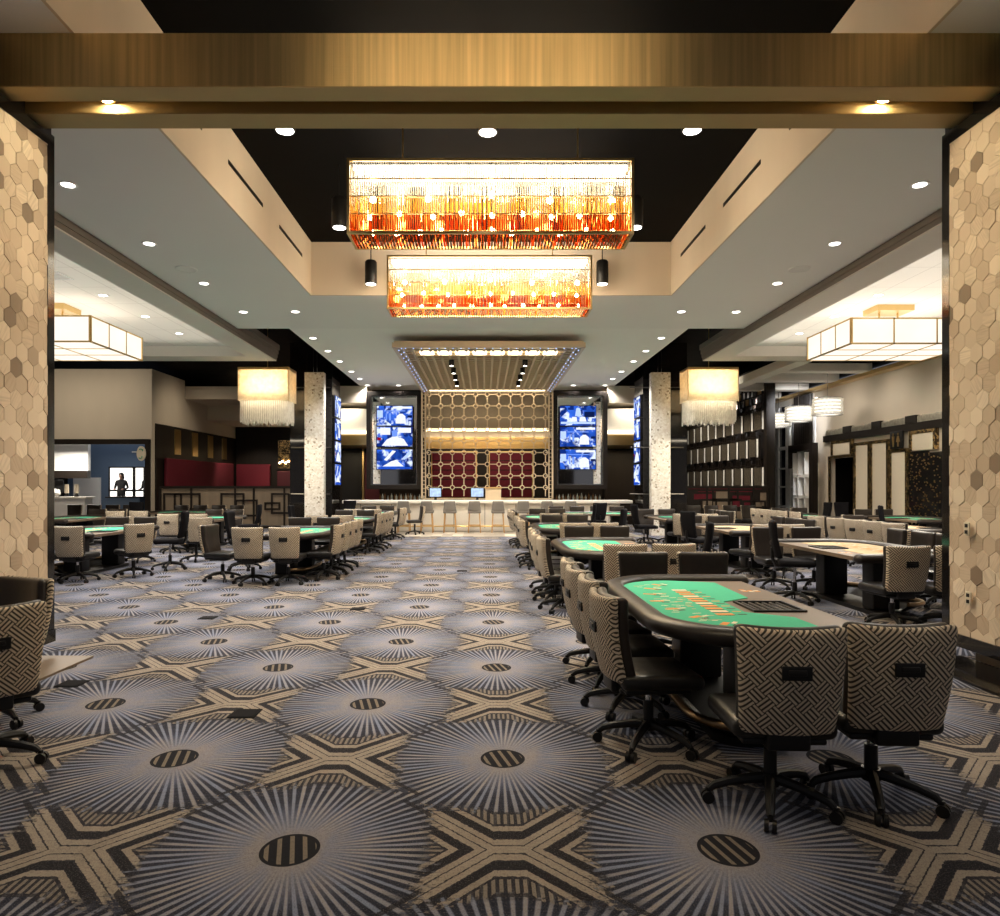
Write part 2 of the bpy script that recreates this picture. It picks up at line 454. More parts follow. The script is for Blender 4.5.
    def mesh(s, name, smooth=True, angle=38, fix=True):
        me = bpy.data.meshes.new(name); me.from_pydata(s.v, [], s.f); me.update()
        for m in s.mats: me.materials.append(m)
        me.polygons.foreach_set('material_index', s.mi)
        if fix:
            bm = bmesh.new(); bm.from_mesh(me); bmesh.ops.recalc_face_normals(bm, faces=bm.faces); bm.to_mesh(me); bm.free()
        if smooth:
            me.polygons.foreach_set('use_smooth', [True] * len(me.polygons))
            me.set_sharp_from_angle(angle=math.radians(angle))
        return me
    def build(s, name, parent=None, loc=None, rz=None, **k):
        o = bpy.data.objects.new(name, s.mesh(name, **k)); COL.objects.link(o)
        if parent: o.parent = parent
        if loc: o.location = loc
        if rz is not None: o.rotation_euler = (0, 0, rz)
        return o
def tag(o, label, cat, group=None):
    o['label'] = label; o['category'] = cat
    if group: o['group'] = group
    return o
def thing(name, label, cat, loc=(0, 0, 0), rz=0, group=None):
    o = bpy.data.objects.new(name, None); COL.objects.link(o); o.empty_display_size = .1
    o.location = loc; o.rotation_euler = (0, 0, rz)
    return tag(o, label, cat, group)
def struct(o): o['kind'] = 'structure'; return o
def sbox(name, x0, x1, y0, y1, z0, z1, m, **k): return struct(MB().box(x0, x1, y0, y1, z0, z1, m).build(name, smooth=False, **k))
KIDS = {}
def kids(o): return [c for c in o.children]
def dup(o, loc, rz, label, group=None, cat=None):
    """copy a thing with its parts and their sub-parts"""
    def rec(a, par):
        b = a.copy(); COL.objects.link(b); b.parent = par
        for ch in CH.get(a.name, ()): rec(ch, b)
        return b
    CH = TREE[o.name]
    r = rec(o, None); r.location = loc; r.rotation_euler = (0, 0, rz); r['label'] = label
    if group: r['group'] = group
    if cat: r['category'] = cat
    return r
TREE = {}
def remember(o):
    d = {}
    def rec(a):
        c = list(a.children); d[a.name] = c
        for q in c: rec(q)
    bpy.context.view_layer.update(); rec(o); TREE[o.name] = d
def spot(x, y, z, e, size=2.2, r=.06, c=(1, .90, .74), d=(0, 0, -1), blend=.6):
    l = bpy.data.lights.new('spot_lamp', 'SPOT'); l.energy = e; l.spot_size = size; l.spot_blend = blend; l.shadow_soft_size = r; l.color = c
    o = bpy.data.objects.new('spot_lamp', l); COL.objects.link(o); o.location = (x, y, z)
    o.rotation_euler = Vector(d).to_track_quat('-Z', 'Y').to_euler(); return o
def area(x, y, z, sx, sy, e, c=(1, .9, .75), d=(0, 0, -1)):
    l = bpy.data.lights.new('area_lamp', 'AREA'); l.energy = e; l.shape = 'RECTANGLE'; l.size = sx; l.size_y = sy; l.color = c
    o = bpy.data.objects.new('area_lamp', l); COL.objects.link(o); o.location = (x, y, z)
    o.rotation_euler = Vector(d).to_track_quat('-Z', 'Y').to_euler(); return o
ORD = ['first', 'second', 'third', 'fourth', 'fifth', 'sixth', 'seventh', 'eighth', 'ninth', 'tenth', 'eleventh', 'twelfth']
# ------------------------------------------------------------------ setting
FX = .12                                             # the room's own axis
sbox('floor', -19, 16, -3.5, 40, -.2, 0, 'carpet')
sbox('floor_strip', -4.6, 5.0, 21.9, 24.3, 0, .012, 'planks')
sbox('ceiling_deck', -19, 16, -3.5, 40, 6.46, 6.6, 'deck')
# soffit ring round the coffer (Y to 16.6), stepped down ceiling beyond
sbox('ceiling_soffit_left', -5.96, -3.435, -3.5, 16.6, 5.40, 5.62, 'soffit')
sbox('ceiling_soffit_right', 3.715, 6.28, -3.5, 16.6, 5.40, 5.62, 'soffit')
sbox('ceiling_soffit_cross', -3.435, 3.715, 13.705, 16.6, 5.40, 5.62, 'soffit')
sbox('wall_coffer_left', -3.46, -3.43, -3.5, 13.7, 5.397, 6.455, 'coffer')
sbox('wall_coffer_right', 3.71, 3.74, -3.5, 13.7, 5.397, 6.455, 'coffer')
sbox('wall_coffer_end', -3.46, 3.74, 13.7, 13.73, 5.397, 6.455, 'coffer')
sbox('ceiling_far', -4.69, 4.92, 16.6, 27.2, 5.40, 5.62, 'farceil')
# side trays
def tray(nm, x0, x1, inner):
    b = MB(); xe = x1 if inner > 0 else x0           # inner = +1: the aisle side is x1
    y0, y1 = -3.5, 19.8; w = .62
    i0, i1 = (x0 + w, x1 - w)
    for (a, c, d, e) in ((x0, i0, y0, y1), (i1, x1, y0, y1), (i0, i1, y1 - .72, y1)):
        b.box(a, c, d, e, 5.20, 5.52, 'traypaint')
    b.box(i0, i1, y0, y1 - .72, 5.48, 5.60, 'acoustic')
    s = struct(b.build(nm, smooth=False))
    t = MB(); sg = 1 if inner > 0 else -1
    for k, (z0, z1, o) in enumerate(((5.225, 5.30, .012), (5.30, 5.40, .03), (5.40, 5.52, .05), (5.52, 5.67, .075))):
        t.box(xe, xe + sg * o, y0, y1 + o, z0, z1, 'taupe') if sg > 0 else t.box(xe - o, xe, y0, y1 + o, z0, z1, 'taupe')
        t.box(min(x0, x1), max(x0, x1), y1, y1 + o, z0, z1, 'taupe')
    struct(t.build('trim_1' if sg > 0 else 'trim_2', smooth=False))
tray('ceiling_tray_left', -13.4, -5.96, 1)
tray('ceiling_tray_right', 6.28, 11.2, -1)
# right-hand coffered ceiling beyond the tray
b = MB()
b.box(11.25, 12.4, -3.5, 32, 5.46, 5.6, 'deck'); b.box(9.2, 12.4, 20.0, 32, 5.46, 5.6, 'deck')
b.box(9.0, 9.45, 19.9, 32, 5.20, 5.46, 'traypaint')
for y in (21.6, 23.6, 25.8, 28.2): b.box(9.45, 12.15, y, y + .5, 5.22, 5.46, 'traypaint')
b.box(12.1, 12.4, 8, 32, 5.12, 5.24, 'brass')
struct(b.build('ceiling_coffered', smooth=False))
# mosaic pillars
def hexwall(x, y0, y1, z0, z1, sgn):
    """pointy hexagonal tiles, slightly pillowed, with their own tone and grain direction"""
    vs, fs, tone = [], [], []
    R = .094; w = R * math.sqrt(3) * .93; row = 0; z = z0
    rnd = random.Random(3 if sgn > 0 else 4)
    while z < z1 + R:
        y = y0 + (w / 2 if row % 2 else 0)
        while y < y1 + w:
            ok = False; ring = []
            for k in range(6):
                q = PI / 2 + k * PI / 3
                yy = y + .93 * R * math.cos(q); zz = z + R * math.sin(q)
                ring.append((max(y0, min(y1, yy)), max(z0, min(z1, zz))))
            ar = abs(sum(ring[i][0] * ring[(i + 1) % 6][1] - ring[(i + 1) % 6][0] * ring[i][1] for i in range(6)))
            if ar > 1e-4:
                o = len(vs); cy = sum(p[0] for p in ring) / 6; cz = sum(p[1] for p in ring) / 6
                h = rnd.choice((0, .004, .009))
                for (a, f) in ((0.0, 1.0), (h * .6 + .004, .985), (h * .6 + .006, .95)):
                    for p in ring: vs.append((x + sgn * a, cy + (p[0] - cy) * f, cz + (p[1] - cz) * f))
                tt = (rnd.random(), rnd.choice((0, 0, 0, .18, .5, .82)), 0)
                for L in (0, 1):
                    for k in range(6): fs.append((o + L * 6 + k, o + L * 6 + (k + 1) % 6, o + L * 6 + 6 + (k + 1) % 6, o + L * 6 + 6 + k)); tone.append(tt)
                fs.append(tuple(o + 12 + k for k in range(6))); tone.append(tt)
            y += w
        z += R * 1.5; row += 1
    me = bpy.data.meshes.new('mosaic_panel'); me.from_pydata(vs, [], fs); me.update(); me.materials.append(M['hex'])
    bm = bmesh.new(); bm.from_mesh(me); bmesh.ops.recalc_face_normals(bm, faces=bm.faces); bm.to_mesh(me); bm.free()
    at = me.attributes.new('tone', 'FLOAT_VECTOR', 'FACE')
    for i, t in enumerate(tone): at.data[i].vector = t
    o = bpy.data.objects.new('mosaic_panel', me); COL.objects.link(o); return o
def pillar(nm, x, sg):
    """sg = +1 for the left pillar, whose tiled face looks to +X"""
    y0, y1 = 4.6, 6.57; xb = x - sg * 1.6
    def bx(b, a, c, *r): b.box(min(a, c), max(a, c), *r)
    b = MB(); bx(b, x - sg * .03, xb, y0, y1 - .0, .24, 5.398, 'blackgloss')
    o = struct(b.build(nm, smooth=False))
    b = MB(); bx(b, x - sg * .03, x, y1 - .10, y1, .24, 4.93, 'blackgloss'); bx(b, x - sg * .03, x, y0, y1 - .10, 4.81, 4.93, 'blackgloss'); bx(b, x - sg * .03, x + sg * .012, y0, y1, .13, .245, 'blackgloss')
    b.build('panel_frame', o, smooth=False)
    p = hexwall(x - sg * .012, y0, y1 - .10, .245, 4.81, sg); p.parent = o
    b = MB(); bx(b, x - sg * .12, xb, y0, y1 - .28, .02, .24, 'midwood'); b.build('pillar_base', o, smooth=False)
    b = MB(); bx(b, x + sg * .44, x - sg * .1, y0 + .3, y1 - .12, 0, .02, 'tablewood' if sg > 0 else 'blackgloss'); struct(b.build('trim_9' if sg > 0 else 'trim_10', smooth=False))  # both plates are dark; the left one's lighter brown stands for its reflection
    return o
pl = pillar('pillar_left', -4.09, 1)
pr = pillar('pillar_right', 4.36, -1)
def plate(name, label, loc, rot):
    t = thing(name, label, 'outlet', loc); t.rotation_euler = (0, 0, rot)
    MB().rbox((0, 0, 0), (.075, .012, .12), .005, 'outlet').build('cover_plate', t)
    b = MB()
    for z in (-.028, .028): b.box(-.018, .018, -.009, -.005, z - .016, z + .016, 'blackplastic')
    b.build('socket', t, smooth=False); return t
plate('power_outlet', 'small ivory wall plate low on the right mosaic pillar', (4.36 - .028, 6.17, .60), -PI / 2)
plate('power_outlet', 'small ivory wall plate higher up the right mosaic pillar', (4.36 - .028, 6.19, 1.22), -PI / 2)
# gold beam with a lamp groove in its underside
b = MB()
b.box(-5.6, 5.9, 5.78, 6.0, 4.955, 5.398, 'gold'); b.box(-5.6, 5.9, 6.20, 6.46, 4.955, 5.398, 'gold'); b.box(-5.6, 5.9, 6.0, 6.20, 5.06, 5.398, 'gold')
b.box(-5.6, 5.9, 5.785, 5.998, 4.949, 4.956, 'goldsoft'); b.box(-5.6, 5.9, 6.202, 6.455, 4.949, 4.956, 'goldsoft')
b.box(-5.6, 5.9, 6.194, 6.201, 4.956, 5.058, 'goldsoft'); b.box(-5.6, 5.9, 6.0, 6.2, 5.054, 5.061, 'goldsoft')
beam = struct(b.build('beam_gold', smooth=False))
for k, x in enumerate((-3.35, 3.55)):
    t = thing('recessed_spotlight', 'glaring spotlight in the groove of the gold beam, by the %s pillar' % ('left', 'right')[k], 'ceiling light', (x, 6.1, 5.06), 0, 'spotlights in the gold beam')
    MB().cyl(0, 0, -.03, -.003, .085, 'brass', 20).build('housing', t); MB().cyl(0, 0, -.034, -.029, .06, 'beam_lamp', 20).build('lens', t)
    spot(x, 6.1, 5.03, 130, 1.5, .05, (1, .78, .48))
# ---------------- left: cage wall
sbox('wall_cage', -18.5, -13.0, 27.0, 27.25, 3.42, 6.2, 'wallbeige')
sbox('wall_cage_pier', -13.1, -13.0, 27.0, 27.25, 0, 3.42, 'wallbeige')
sbox('wall_alcove', -13.25, -13.0, 27.25, 30.0, 4.1, 6.2, 'wallbeige')
sbox('wall_alcove_low', -13.25, -13.0, 30.0, 36.2, 4.1, 5.5, 'wallbeige')
b = MB().box(-13.2, -12.97, 27.27, 36.2, 0, 4.1, 'darkwood')
for k in range(4): b.box(-12.97, -12.93, 28.9 + k * 1.75, 29.45 + k * 1.75, 2.95, 4.0, 'brass')
struct(b.build('wall_alcove_panelled', smooth=False))
sbox('wall_back', -19, 16, 36.2, 36.4, 0, 6.46, 'darkwall')
sbox('wall_left', -19, -18.8, 5, 40, 0, 6.46, 'darkwall')
sbox('ceiling_bulkhead_front', -12.99, -9.2, 30.0, 32.4, 5.4, 5.95, 'wallbeige')
sbox('ceiling_bulkhead_rear', -12.99, -8.6, 32.4, 36.2, 4.7, 5.4, 'wallbeige')
b = MB().box(-12.96, -6.9, 36.0, 36.2, 0, 4.7, 'darkwood')
struct(b.build('wall_alcove_back', smooth=False))
# upholstered red panels
tag(MB().rbox((-12.87, 31.6, 1.38), (.16, 7.4, 2.75), .05, 'red').build('upholstered_panel'), 'long crimson upholstered wall panel on the side wall above the wood screen', 'wall panel', 'crimson wall panels')
tag(MB().rbox((-12.0, 35.9, 1.38), (1.75, .16, 2.75), .05, 'red').build('upholstered_panel'), 'crimson upholstered wall panel on the back wall beside the long one', 'wall panel', 'crimson wall panels')
tag(MB().rbox((-10.25, 35.9, 1.2), (1.0, .16, 2.4), .05, 'darkred').build('upholstered_panel'), 'small dark red upholstered panel under the gold-lit picture', 'wall panel', 'crimson wall panels')
t = thing('framed_picture', 'glowing gold picture in a dark frame above the small red panel', 'picture', (-10.25, 35.98, 3.28))
MB().frame(-.55, .55, -.8, .8, -.07, 0, .07, 'darkwood').build('picture_frame', t, smooth=False)
MB().box(-.48, .48, -.03, 0, -.73, .73, 'mosaic').build('artwork', t, smooth=False)
b = MB()
for k in range(6): b.ball((-.38 + k * .15, -.06, -.45 + .08 * (k % 2)), .045, 'bulb', 8)
b.build('lights', t)
# wood lattice screen in front of the alcove
def wood_screen(name, label, x0, x1, y, h, rects, mid, posts, band=None):
    t = thing(name, label, 'screen', ((x0 + x1) / 2, y, 0)); w = x1 - x0
    MB().box(-w / 2, w / 2, -.02, .02, .12, h - .06, mid).build('screen_panel', t, smooth=False)
    b = MB().frame(-w / 2 - .06, w / 2 + .06, 0, h, -.07, .07, .09, 'darkwood'); b.build('frame', t, smooth=False)
    for (a, c, d, e) in rects: MB().frame(-w / 2 + a * w, -w / 2 + c * w, d, e, -.06, .06, .07, 'darkwood').build('square_frame', t, smooth=False)
    for x in posts: MB().box(-w / 2 + x * w - .035, -w / 2 + x * w + .035, -.055, .055, .1, h - .05, 'darkwood').build('post', t, smooth=False)
    return t
wood_screen('lattice_screen', 'low wood screen with dark interlocking squares below the crimson panels', -12.4, -7.3, 26.5, 1.62,
    [(.02, .16, .5, 1.35), (.10, .30, .7, 1.35), (.45, .63, .6, 1.35), (.56, .73, .45, 1.1), (.83, .97, .55, 1.35), (.78, .90, .7, 1.0)], 'midwood', [.23, .56, .70, .93])
t = wood_screen('lattice_screen', 'low dark screen with brown squares and crimson upholstery beneath the metal screen', 7.35, 10.35, 25.0, 1.62,
    [(.05, .2, .35, .7), (.16, .36, .75, 1.15), (.30, .62, 1.1, 1.5), (.5, .66, .8, 1.15), (.66, .95, .5, 1.1), (.8, .98, .8, 1.45)], 'darkwood', [.24, .5, .8])
MB().box(-1.5, 1.2, -.035, -.02, 1.50, 1.56, 'red').box(-1.1, 1.1, -.03, -.02, 1.40, 1.43, 'red').box(.15, .78, -.04, -.02, .84, 1.27, 'red').box(-1.25, -.6, -.035, -.02, 1.14, 1.33, 'red').build('upholstery', t, smooth=False)
b = MB()
for (x0, x1, z0, z1) in ((-.95, -.6, .8, 1.08), (-.45, .0, 1.15, 1.42), (-.55, .1, .3, 1.05), (.9, 1.2, .7, 1.05), (1.15, 1.42, .9, 1.4), (-1.3, -1.0, .4, .66), (.3, .9, .4, .7)): b.box(x0, x1, -.035, -.02, z0, z1, 'midwood')
b.build('brown_panel', t, smooth=False)
# cage interior
sbox('floor_booth', -18.5, -13.02, 27.6, 31, .0, .42, 'darkwood')
sbox('wall_booth', -18.7, -13.3, 31.0, 31.15, 0, 6, 'blue')
struct(MB().frame(-18.3, -13.04, -.2, 3.45, 26.93, 27.07, .2, 'darkwood').build('trim_3', smooth=False))
struct(MB().box(-18.4, -16.76, 29.2, 29.4, 2.27, 3.4, 'white').box(-18.4, -16.76, 29.15, 29.4, 1.95, 2.27, 'darkwood').box(-18.4, -17.2, 30.9, 31.0, .4, 2.0, 'white').build('wall_booth_bulkhead', smooth=False))
t = thing('cashier_counter', 'white topped cashier counter inside the dark framed opening', 'counter', (-17.2, 27.9, 0))
MB().rbox((0, 0, 1.15), (2.6, .7, .08), .015, 'stone').build('counter_top', t); MB().box(-1.2, 1.2, -.25, .28, 0, 1.11, 'white').build('counter_body', t, smooth=False)
t = thing('display_screen', 'black computer monitor on the cashier counter', 'monitor', (-17.4, 28.05, 1.19))
MB().rbox((0, 0, .42), (.62, .05, .5), .01, 'blackplastic').build('monitor_panel', t); MB().cyl(0, .03, 0, .25, .03, 'blackplastic').box(-.14, .14, -.1, .12, 0, .015, 'blackplastic').build('stand', t)
for k, x in enumerate((-16.9, -16.5)):
    t = thing('cashier_lamp', '%s dark lamp with a tan shade on the cashier counter' % ('left', 'right')[k], 'lamp', (x, 27.95, 1.19))
    MB().cyl(0, 0, 0, .14, .1, 'blackplastic', 16, .04).build('base', t); MB().cyl(0, 0, .14, .5, .085, 'panelcream', 16, .075).build('lamp_shade', t)
t = thing('plastic_bag', 'crumpled clear plastic bag heaped on the cashier counter', 'bag', (-17.35, 27.76, 1.19))
rb = random.Random(9); b = MB(); b.ball((0, 0, .16), (.30, .15, .17), 'white', 16)
b.v = [(x + rb.uniform(-.04, .04), y + rb.uniform(-.03, .03), max(0.0, z + rb.uniform(-.05, .06))) for x, y, z in b.v]
b.build('crumpled_film', t)
# bright back window of the booth
w = struct(MB().box(-16.76, -15.25, 30.94, 30.96, 1.06, 2.43, 'backlit').build('window_1', smooth=False))
b = MB(); b.frame(-16.82, -15.2, 1.0, 2.49, 30.9, 30.98, .06, 'darkwood'); b.box(-15.74, -15.62, 30.9, 30.95, 1.0, 2.49, 'darkwood'); b.box(-16.76, -15.2, 30.9, 30.94, 1.38, 1.46, 'darkwood'); b.build('window_frame', w, smooth=False)
t = thing('desk', 'slate blue desk front below the bright booth window', 'desk', (-14.75, 28.6, .42))
MB().box(-.72, .62, -.3, .3, 0, .72, 'blue').build('desk_body', t, smooth=False); MB().rbox((-.07, 0, .74), (1.42, .66, .05), .012, 'darkwood').build('desk_top', t)
# round blade sign
t = thing('blade_sign', 'cream oval blade sign with green marks on the dark frame', 'sign', (-13.3, 26.78, 2.88))
b = MB().tube([(0, -.03, 0), (0, .03, 0)], .2, 'panelcream', 24); b.v = [(x * .85, y, z * 1.45) for x, y, z in b.v]; b.build('sign_disc', t)
b = MB()
for (cx, cz, s) in ((.0, .12, 1), (-.02, -.13, -1)):
    b.tube([(cx + .07 * math.cos(q) , -.04, cz + s * .06 * math.sin(q)) for q in [k * PI / 5 - .6 for k in range(6)]], .018, 'green_mark', 6)
b.build('green_mark', t)
MB().tube([(-.17, 0, .06), (-.36, 0, .06)], .018, 'stone', 8).build('bracket', t)
# ---------------- right wall (runs away from the camera)
XW = 12.4
sbox('wall_right', XW, XW + .2, 6, 25.9, 3.35, 5.2, 'wallbeige')
b = MB().box(XW, XW + .2, 6, 19.2, 0, 3.35, 'wallbeige').box(XW, XW + .2, 20.0, 23.0, 0, 3.35, 'wallbeige').box(XW, XW + .2, 24.75, 25.9, 0, 3.35, 'wallbeige').box(XW, XW + .2, 23.0, 24.75, 2.6, 3.35, 'wallbeige').box(XW, XW + .2, 19.2, 20.0, 2.6, 3.35, 'wallbeige')
struct(b.build('wall_right_lower', smooth=False))
struct(MB().box(XW + 1.4, XW + 1.5, 18.5, 28, 0, 3.4, 'darkwall').box(XW + .2, XW + 1.5, 25.6, 25.75, 0, 3.4, 'darkwall').box(XW + .2, XW + 1.5, 18.5, 25.75, 3.3, 3.4, 'darkwall').box(XW + .2, XW + 1.5, 18.4, 18.5, 0, 3.4, 'darkwall').build('wall_corridor', smooth=False))
sbox('trim_4', XW - .12, XW, 17.5, 25.0, 3.2, 3.42, 'darkwood')
t = thing('crystal_frieze', 'sparkling crystal band running along the dark lintel on right wall', 'frieze', (XW - .12, 21, 3.42))
b = MB(); rr = random.Random(5); g = MB()
for k in range(4):
    y = -2.9 + k * 1.75; g.box(-.02, .1, y - .25, y + .25, 0, .22, 'darkwood')
    for i in range(60): b.box(0, .05 + rr.random() * .05, y + .27 + i * .02, y + .285 + i * .02, 0, .14 + rr.random() * .06, 'g_white')
o = b.build('crystal', t, smooth=False); o['kind'] = 'stuff'; g.build('block', t, smooth=False)
# framed bays
def bay(y0, y1, z0, z1, label):
    t = thing('padded_panel', label, 'wall panel', (XW - .012, (y0 + y1) / 2, z0), 0, 'cream padded panels with gold mosaic borders')
    d = (y1 - y0) / 2; h = z1 - z0
    MB().rbox((-.05, 0, h / 2), (.06, 2 * d, h), .02, 'panelcream').build('pad', t)
    MB().box(-.1, 0, d, d + .12, 0, h, 'mosaic').box(-.1, 0, -d - .12, -d, 0, h, 'mosaic').box(-.1, 0, -d - .12, d + .12, h, h + .1, 'mosaic').build('mosaic_border', t, smooth=False)
bay(22.12, 22.85, 0, 2.95, 'tall cream padded wall panel next to the dark doorway')
bay(21.1, 21.88, 0, 2.95, 'tall cream padded wall panel in the middle of the three')
bay(20.15, 20.85, 0, 2.62, 'tall cream padded wall panel below the restroom sign')
bay(23.2, 24.35, 2.69, 3.10, 'short cream panel above the dark restroom doorway')
bay(18.9, 19.85, 2.62, 3.10, 'short cream panel above the glittering doorway')
d = struct(MB().box(XW - .06, XW, 23.0, 23.08, 0, 2.68, 'mosaic').box(XW - .06, XW, 24.67, 24.75, 0, 2.68, 'mosaic').box(XW - .06, XW, 23.0, 24.75, 2.6, 2.68, 'mosaic').build('door_1', smooth=False))
sbox('door_2', XW - .05, XW + .05, 19.2, 20.0, 0, 2.6, 'blackgloss')
t = thing('beaded_door_curtain', 'glittering gold flecked black panel filling the far right doorway', 'panel', (XW - .07, 19.3, 0))
MB().box(-.02, .02, -.75, .68, 0, 2.55, 'blackgloss').build('backing', t, smooth=False)
b = MB(); rr = random.Random(2)
for i in range(240):
    y, z = rr.uniform(-.72, .65), rr.uniform(.05, 2.5); b.box(-.035, -.02, y, y + .03, z, z + .035, 'brass')
o = b.build('gold_fleck', t, smooth=False); o['kind'] = 'stuff'
t = thing('restroom_sign', 'black restroom sign with gold man and woman figures', 'sign', (XW - .16, 20.5, 2.98))
MB().rbox((.02, 0, 0), (.05, .62, .52), .01, 'blackplastic').build('sign_board', t)
b = MB()
for k, y in enumerate((.12, -.12)):
    b.tube([(-.01, y, .17), (-.02, y, .17)], .035, 'brass', 12)
    if k == 0: b.prism([(y - .05, -.02), (y - .06, .12), (y + .06, .12), (y + .05, -.02), (y + .03, -.2), (y - .03, -.2)], -.02, -.008, 'brass', 'x')
    else: b.prism([(y - .09, -.06), (y - .035, .12), (y + .035, .12), (y + .09, -.06), (y + .03, -.06), (y + .03, -.2), (y - .03, -.2), (y - .03, -.06)], -.02, -.008, 'brass', 'x')
b.build('figure', t, smooth=False)
# window wall farther along, with its dark portal
w = struct(MB().box(XW + .02, XW + .06, 25.9, 31.0, .1, 4.9, 'night').build('window_2', smooth=False))
b = MB()
for y in (25.95, 27.0, 28.05, 29.15, 30.3): b.box(XW - .06, XW + .08, y - .2, y + .2, 0, 4.9, 'white')
for z in (.05, .75, 1.55, 2.3, 3.1): b.box(XW - .04, XW + .07, 25.9, 31, z, z + (.14 if z in (.05, 3.1) else .07), 'white')
b.build('window_frame', w, smooth=False)
b = MB().box(XW - .02, XW + .08, 25.9, 31, 4.9, 5.2, 'traypaint').box(XW - .0, XW + .2, 31, 36.2, 0, 5.4, 'darkwall'); struct(b.build('wall_window_head', smooth=False))
t = thing('pleated_drape', 'dark pleated drape hanging high beside the white window', 'curtain', (XW - .13, 26.55, 3.15))
b = MB()
for k in range(9): b.tube([(0, -.6 + k * .15, 0), (0, -.6 + k * .15, 1.95)], .085, 'darkwood', 8)
b.build('cloth', t)
t = thing('portal_frame', 'free standing dark square portal framing a white window', 'frame', (XW - .35, 26.1, 0))
MB().box(-.1, .1, -1.0, -.72, 0, 3.2, 'darkwood').box(-.1, .1, .9, 1.02, 2.3, 3.2, 'darkwood').box(-.1, .1, -.72, .9, 2.95, 3.2, 'darkwood').build('frame', t, smooth=False)
# shopfront fittings seen through the portal
t = thing('white_shelving', 'white shelf unit with warm lit goods seen through the dark portal', 'shelf', (XW - .28, 26.1, 0))
b = MB()
for z in (.3, 1.15, 1.95): b.box(-.06, .12, -.7, .85, z, z + .12, 'white')
for y in (-.65, -.15, .4, .8): b.box(-.06, .12, y, y + .07, .0, 2.9, 'white')
b.build('shelf_frame', t, smooth=False)
# tall dark metal screen along the right
t = thing('metal_screen', 'tall dark metal screen of staggered frames with bronze glass and white strips for lit gaps', 'screen', (10.5, 31.2, 0))
b, g, mm = MB(), MB(), MB()
b.box(-.16, .16, -5.95, -5.7, 0, 6.1, 'darkwood'); b.box(.03, .06, -5.7, 4.8, 0, 1.55, 'darkwood')
P = 1.05
for r_, z0 in enumerate((1.62, 2.72, 3.75)):
    for k in range(10):
        y = -5.35 + k * P + (.52 if r_ % 2 else 0)
        MB().box(-.05, -.02, y - .09, y + .09, z0, z0 + .70, 'white').build('lit_gap_strip', t, smooth=False)  # white paint stands for the brightness seen through gaps in the screen
        for e in (-.12, .12): b.box(-.06, .02, y + e - .03, y + e + .03, z0 - .12, z0 + .84, 'darkwood')
        MB().box(-.04, -.01, y + .17, y + .88, z0 + .02, z0 + .74, 'smoked').build('bronze_glass', t, smooth=False)
        # interlocking frames above each panel
        for zz in (z0 + .74, z0 + .98): b.box(-.07, .02, y + .15, y + .62, zz, zz + .05, 'darkwood')
        for yy in (.15, .36, .58): b.box(-.07, .02, y + yy, y + yy + .05, z0 + .70, z0 + 1.03, 'darkwood')
        b.box(-.06, .02, y + .62, y + P + .15, z0 + .80, z0 + .85, 'darkwood')
for k in range(26): y = -5.6 + k * .41; b.box(-.04, .04, y - .02, y + .02, 4.75, 6.1, 'darkwood')
for z in (4.75, 5.05, 5.35, 5.65, 5.95): b.box(-.045, .035, -5.7, 4.8, z, z + .04, 'darkwood')
for k, z in ((1, 5.08), (3, 5.38), (4, 4.79), (6, 5.08), (8, 4.79)): MB().box(-.03, .0, -5.55 + k * .41, -5.2 + k * .41, z + .02, z + .26, 'brass').build('gold_plate', t, smooth=False)
b.build('frame', t, smooth=False)
sbox('wall_behind_screen', 11.0, 11.1, 26.7, 36.2, 0, 6.3, 'darkwood')
# ------------------------------------------------------------------ bar
YL = 25.6
# back bar wall behind the lattice
sbox('wall_bar_upper', -2.35, 2.6, 26.9, 27.1, 3.72, 5.39, 'midbeige')
struct(MB().box(-2.3, 2.55, 26.6, 26.9, 3.06, 3.5, 'brass').build('trim_5', smooth=False))
sbox('ceiling_bar_shelf', -2.35, 2.6, 26.6, 29.4, 3.5, 3.72, 'wallbeige')
sbox('wall_bar_back', -7, 7, 29.4, 29.6, 0, 5.3, 'darkwood')
t = thing('strip_light', 'warm white strip light running across behind the bar lattice', 'light', (.12, 26.55, 3.78))
MB().box(-2.35, 2.35, -.03, .03, -.05, .05, 'strip').build('tube', t, smooth=False); MB().box(-2.38, 2.38, .03, .06, -.07, .07, 'brass').build('housing', t, smooth=False)
for k in range(4): area(-1.8 + 1.25 * k, 26.3, 3.6, 1.1, .1, 6, (1, .78, .5), (0, .2, -1))
def redpanel(x0, x1, lab):
    t = thing('back_bar_panel', lab, 'wall panel', ((x0 + x1) / 2, 29.36, 1.1), 0, 'crimson back bar panels'); w = (x1 - x0) / 2
    MB().rbox((0, 0, 1.0), (2 * w, .06, 1.9), .02, 'red').build('upholstery', t)
    b = MB()
    for k in range(1, 5): b.box(-w, w, -.045, -.03, k * .4 - .015, k * .4 + .015, 'darkwood')
    b.frame(-w - .05, w + .05, -.02, 2.0, -.07, 0, .05, 'brass'); b.build('frame', t, smooth=False)
redpanel(-2.2, -.35, 'crimson back bar panel left of the black recess behind the lattice')
redpanel(.25, 2.05, 'crimson back bar panel right of the black recess behind the lattice')
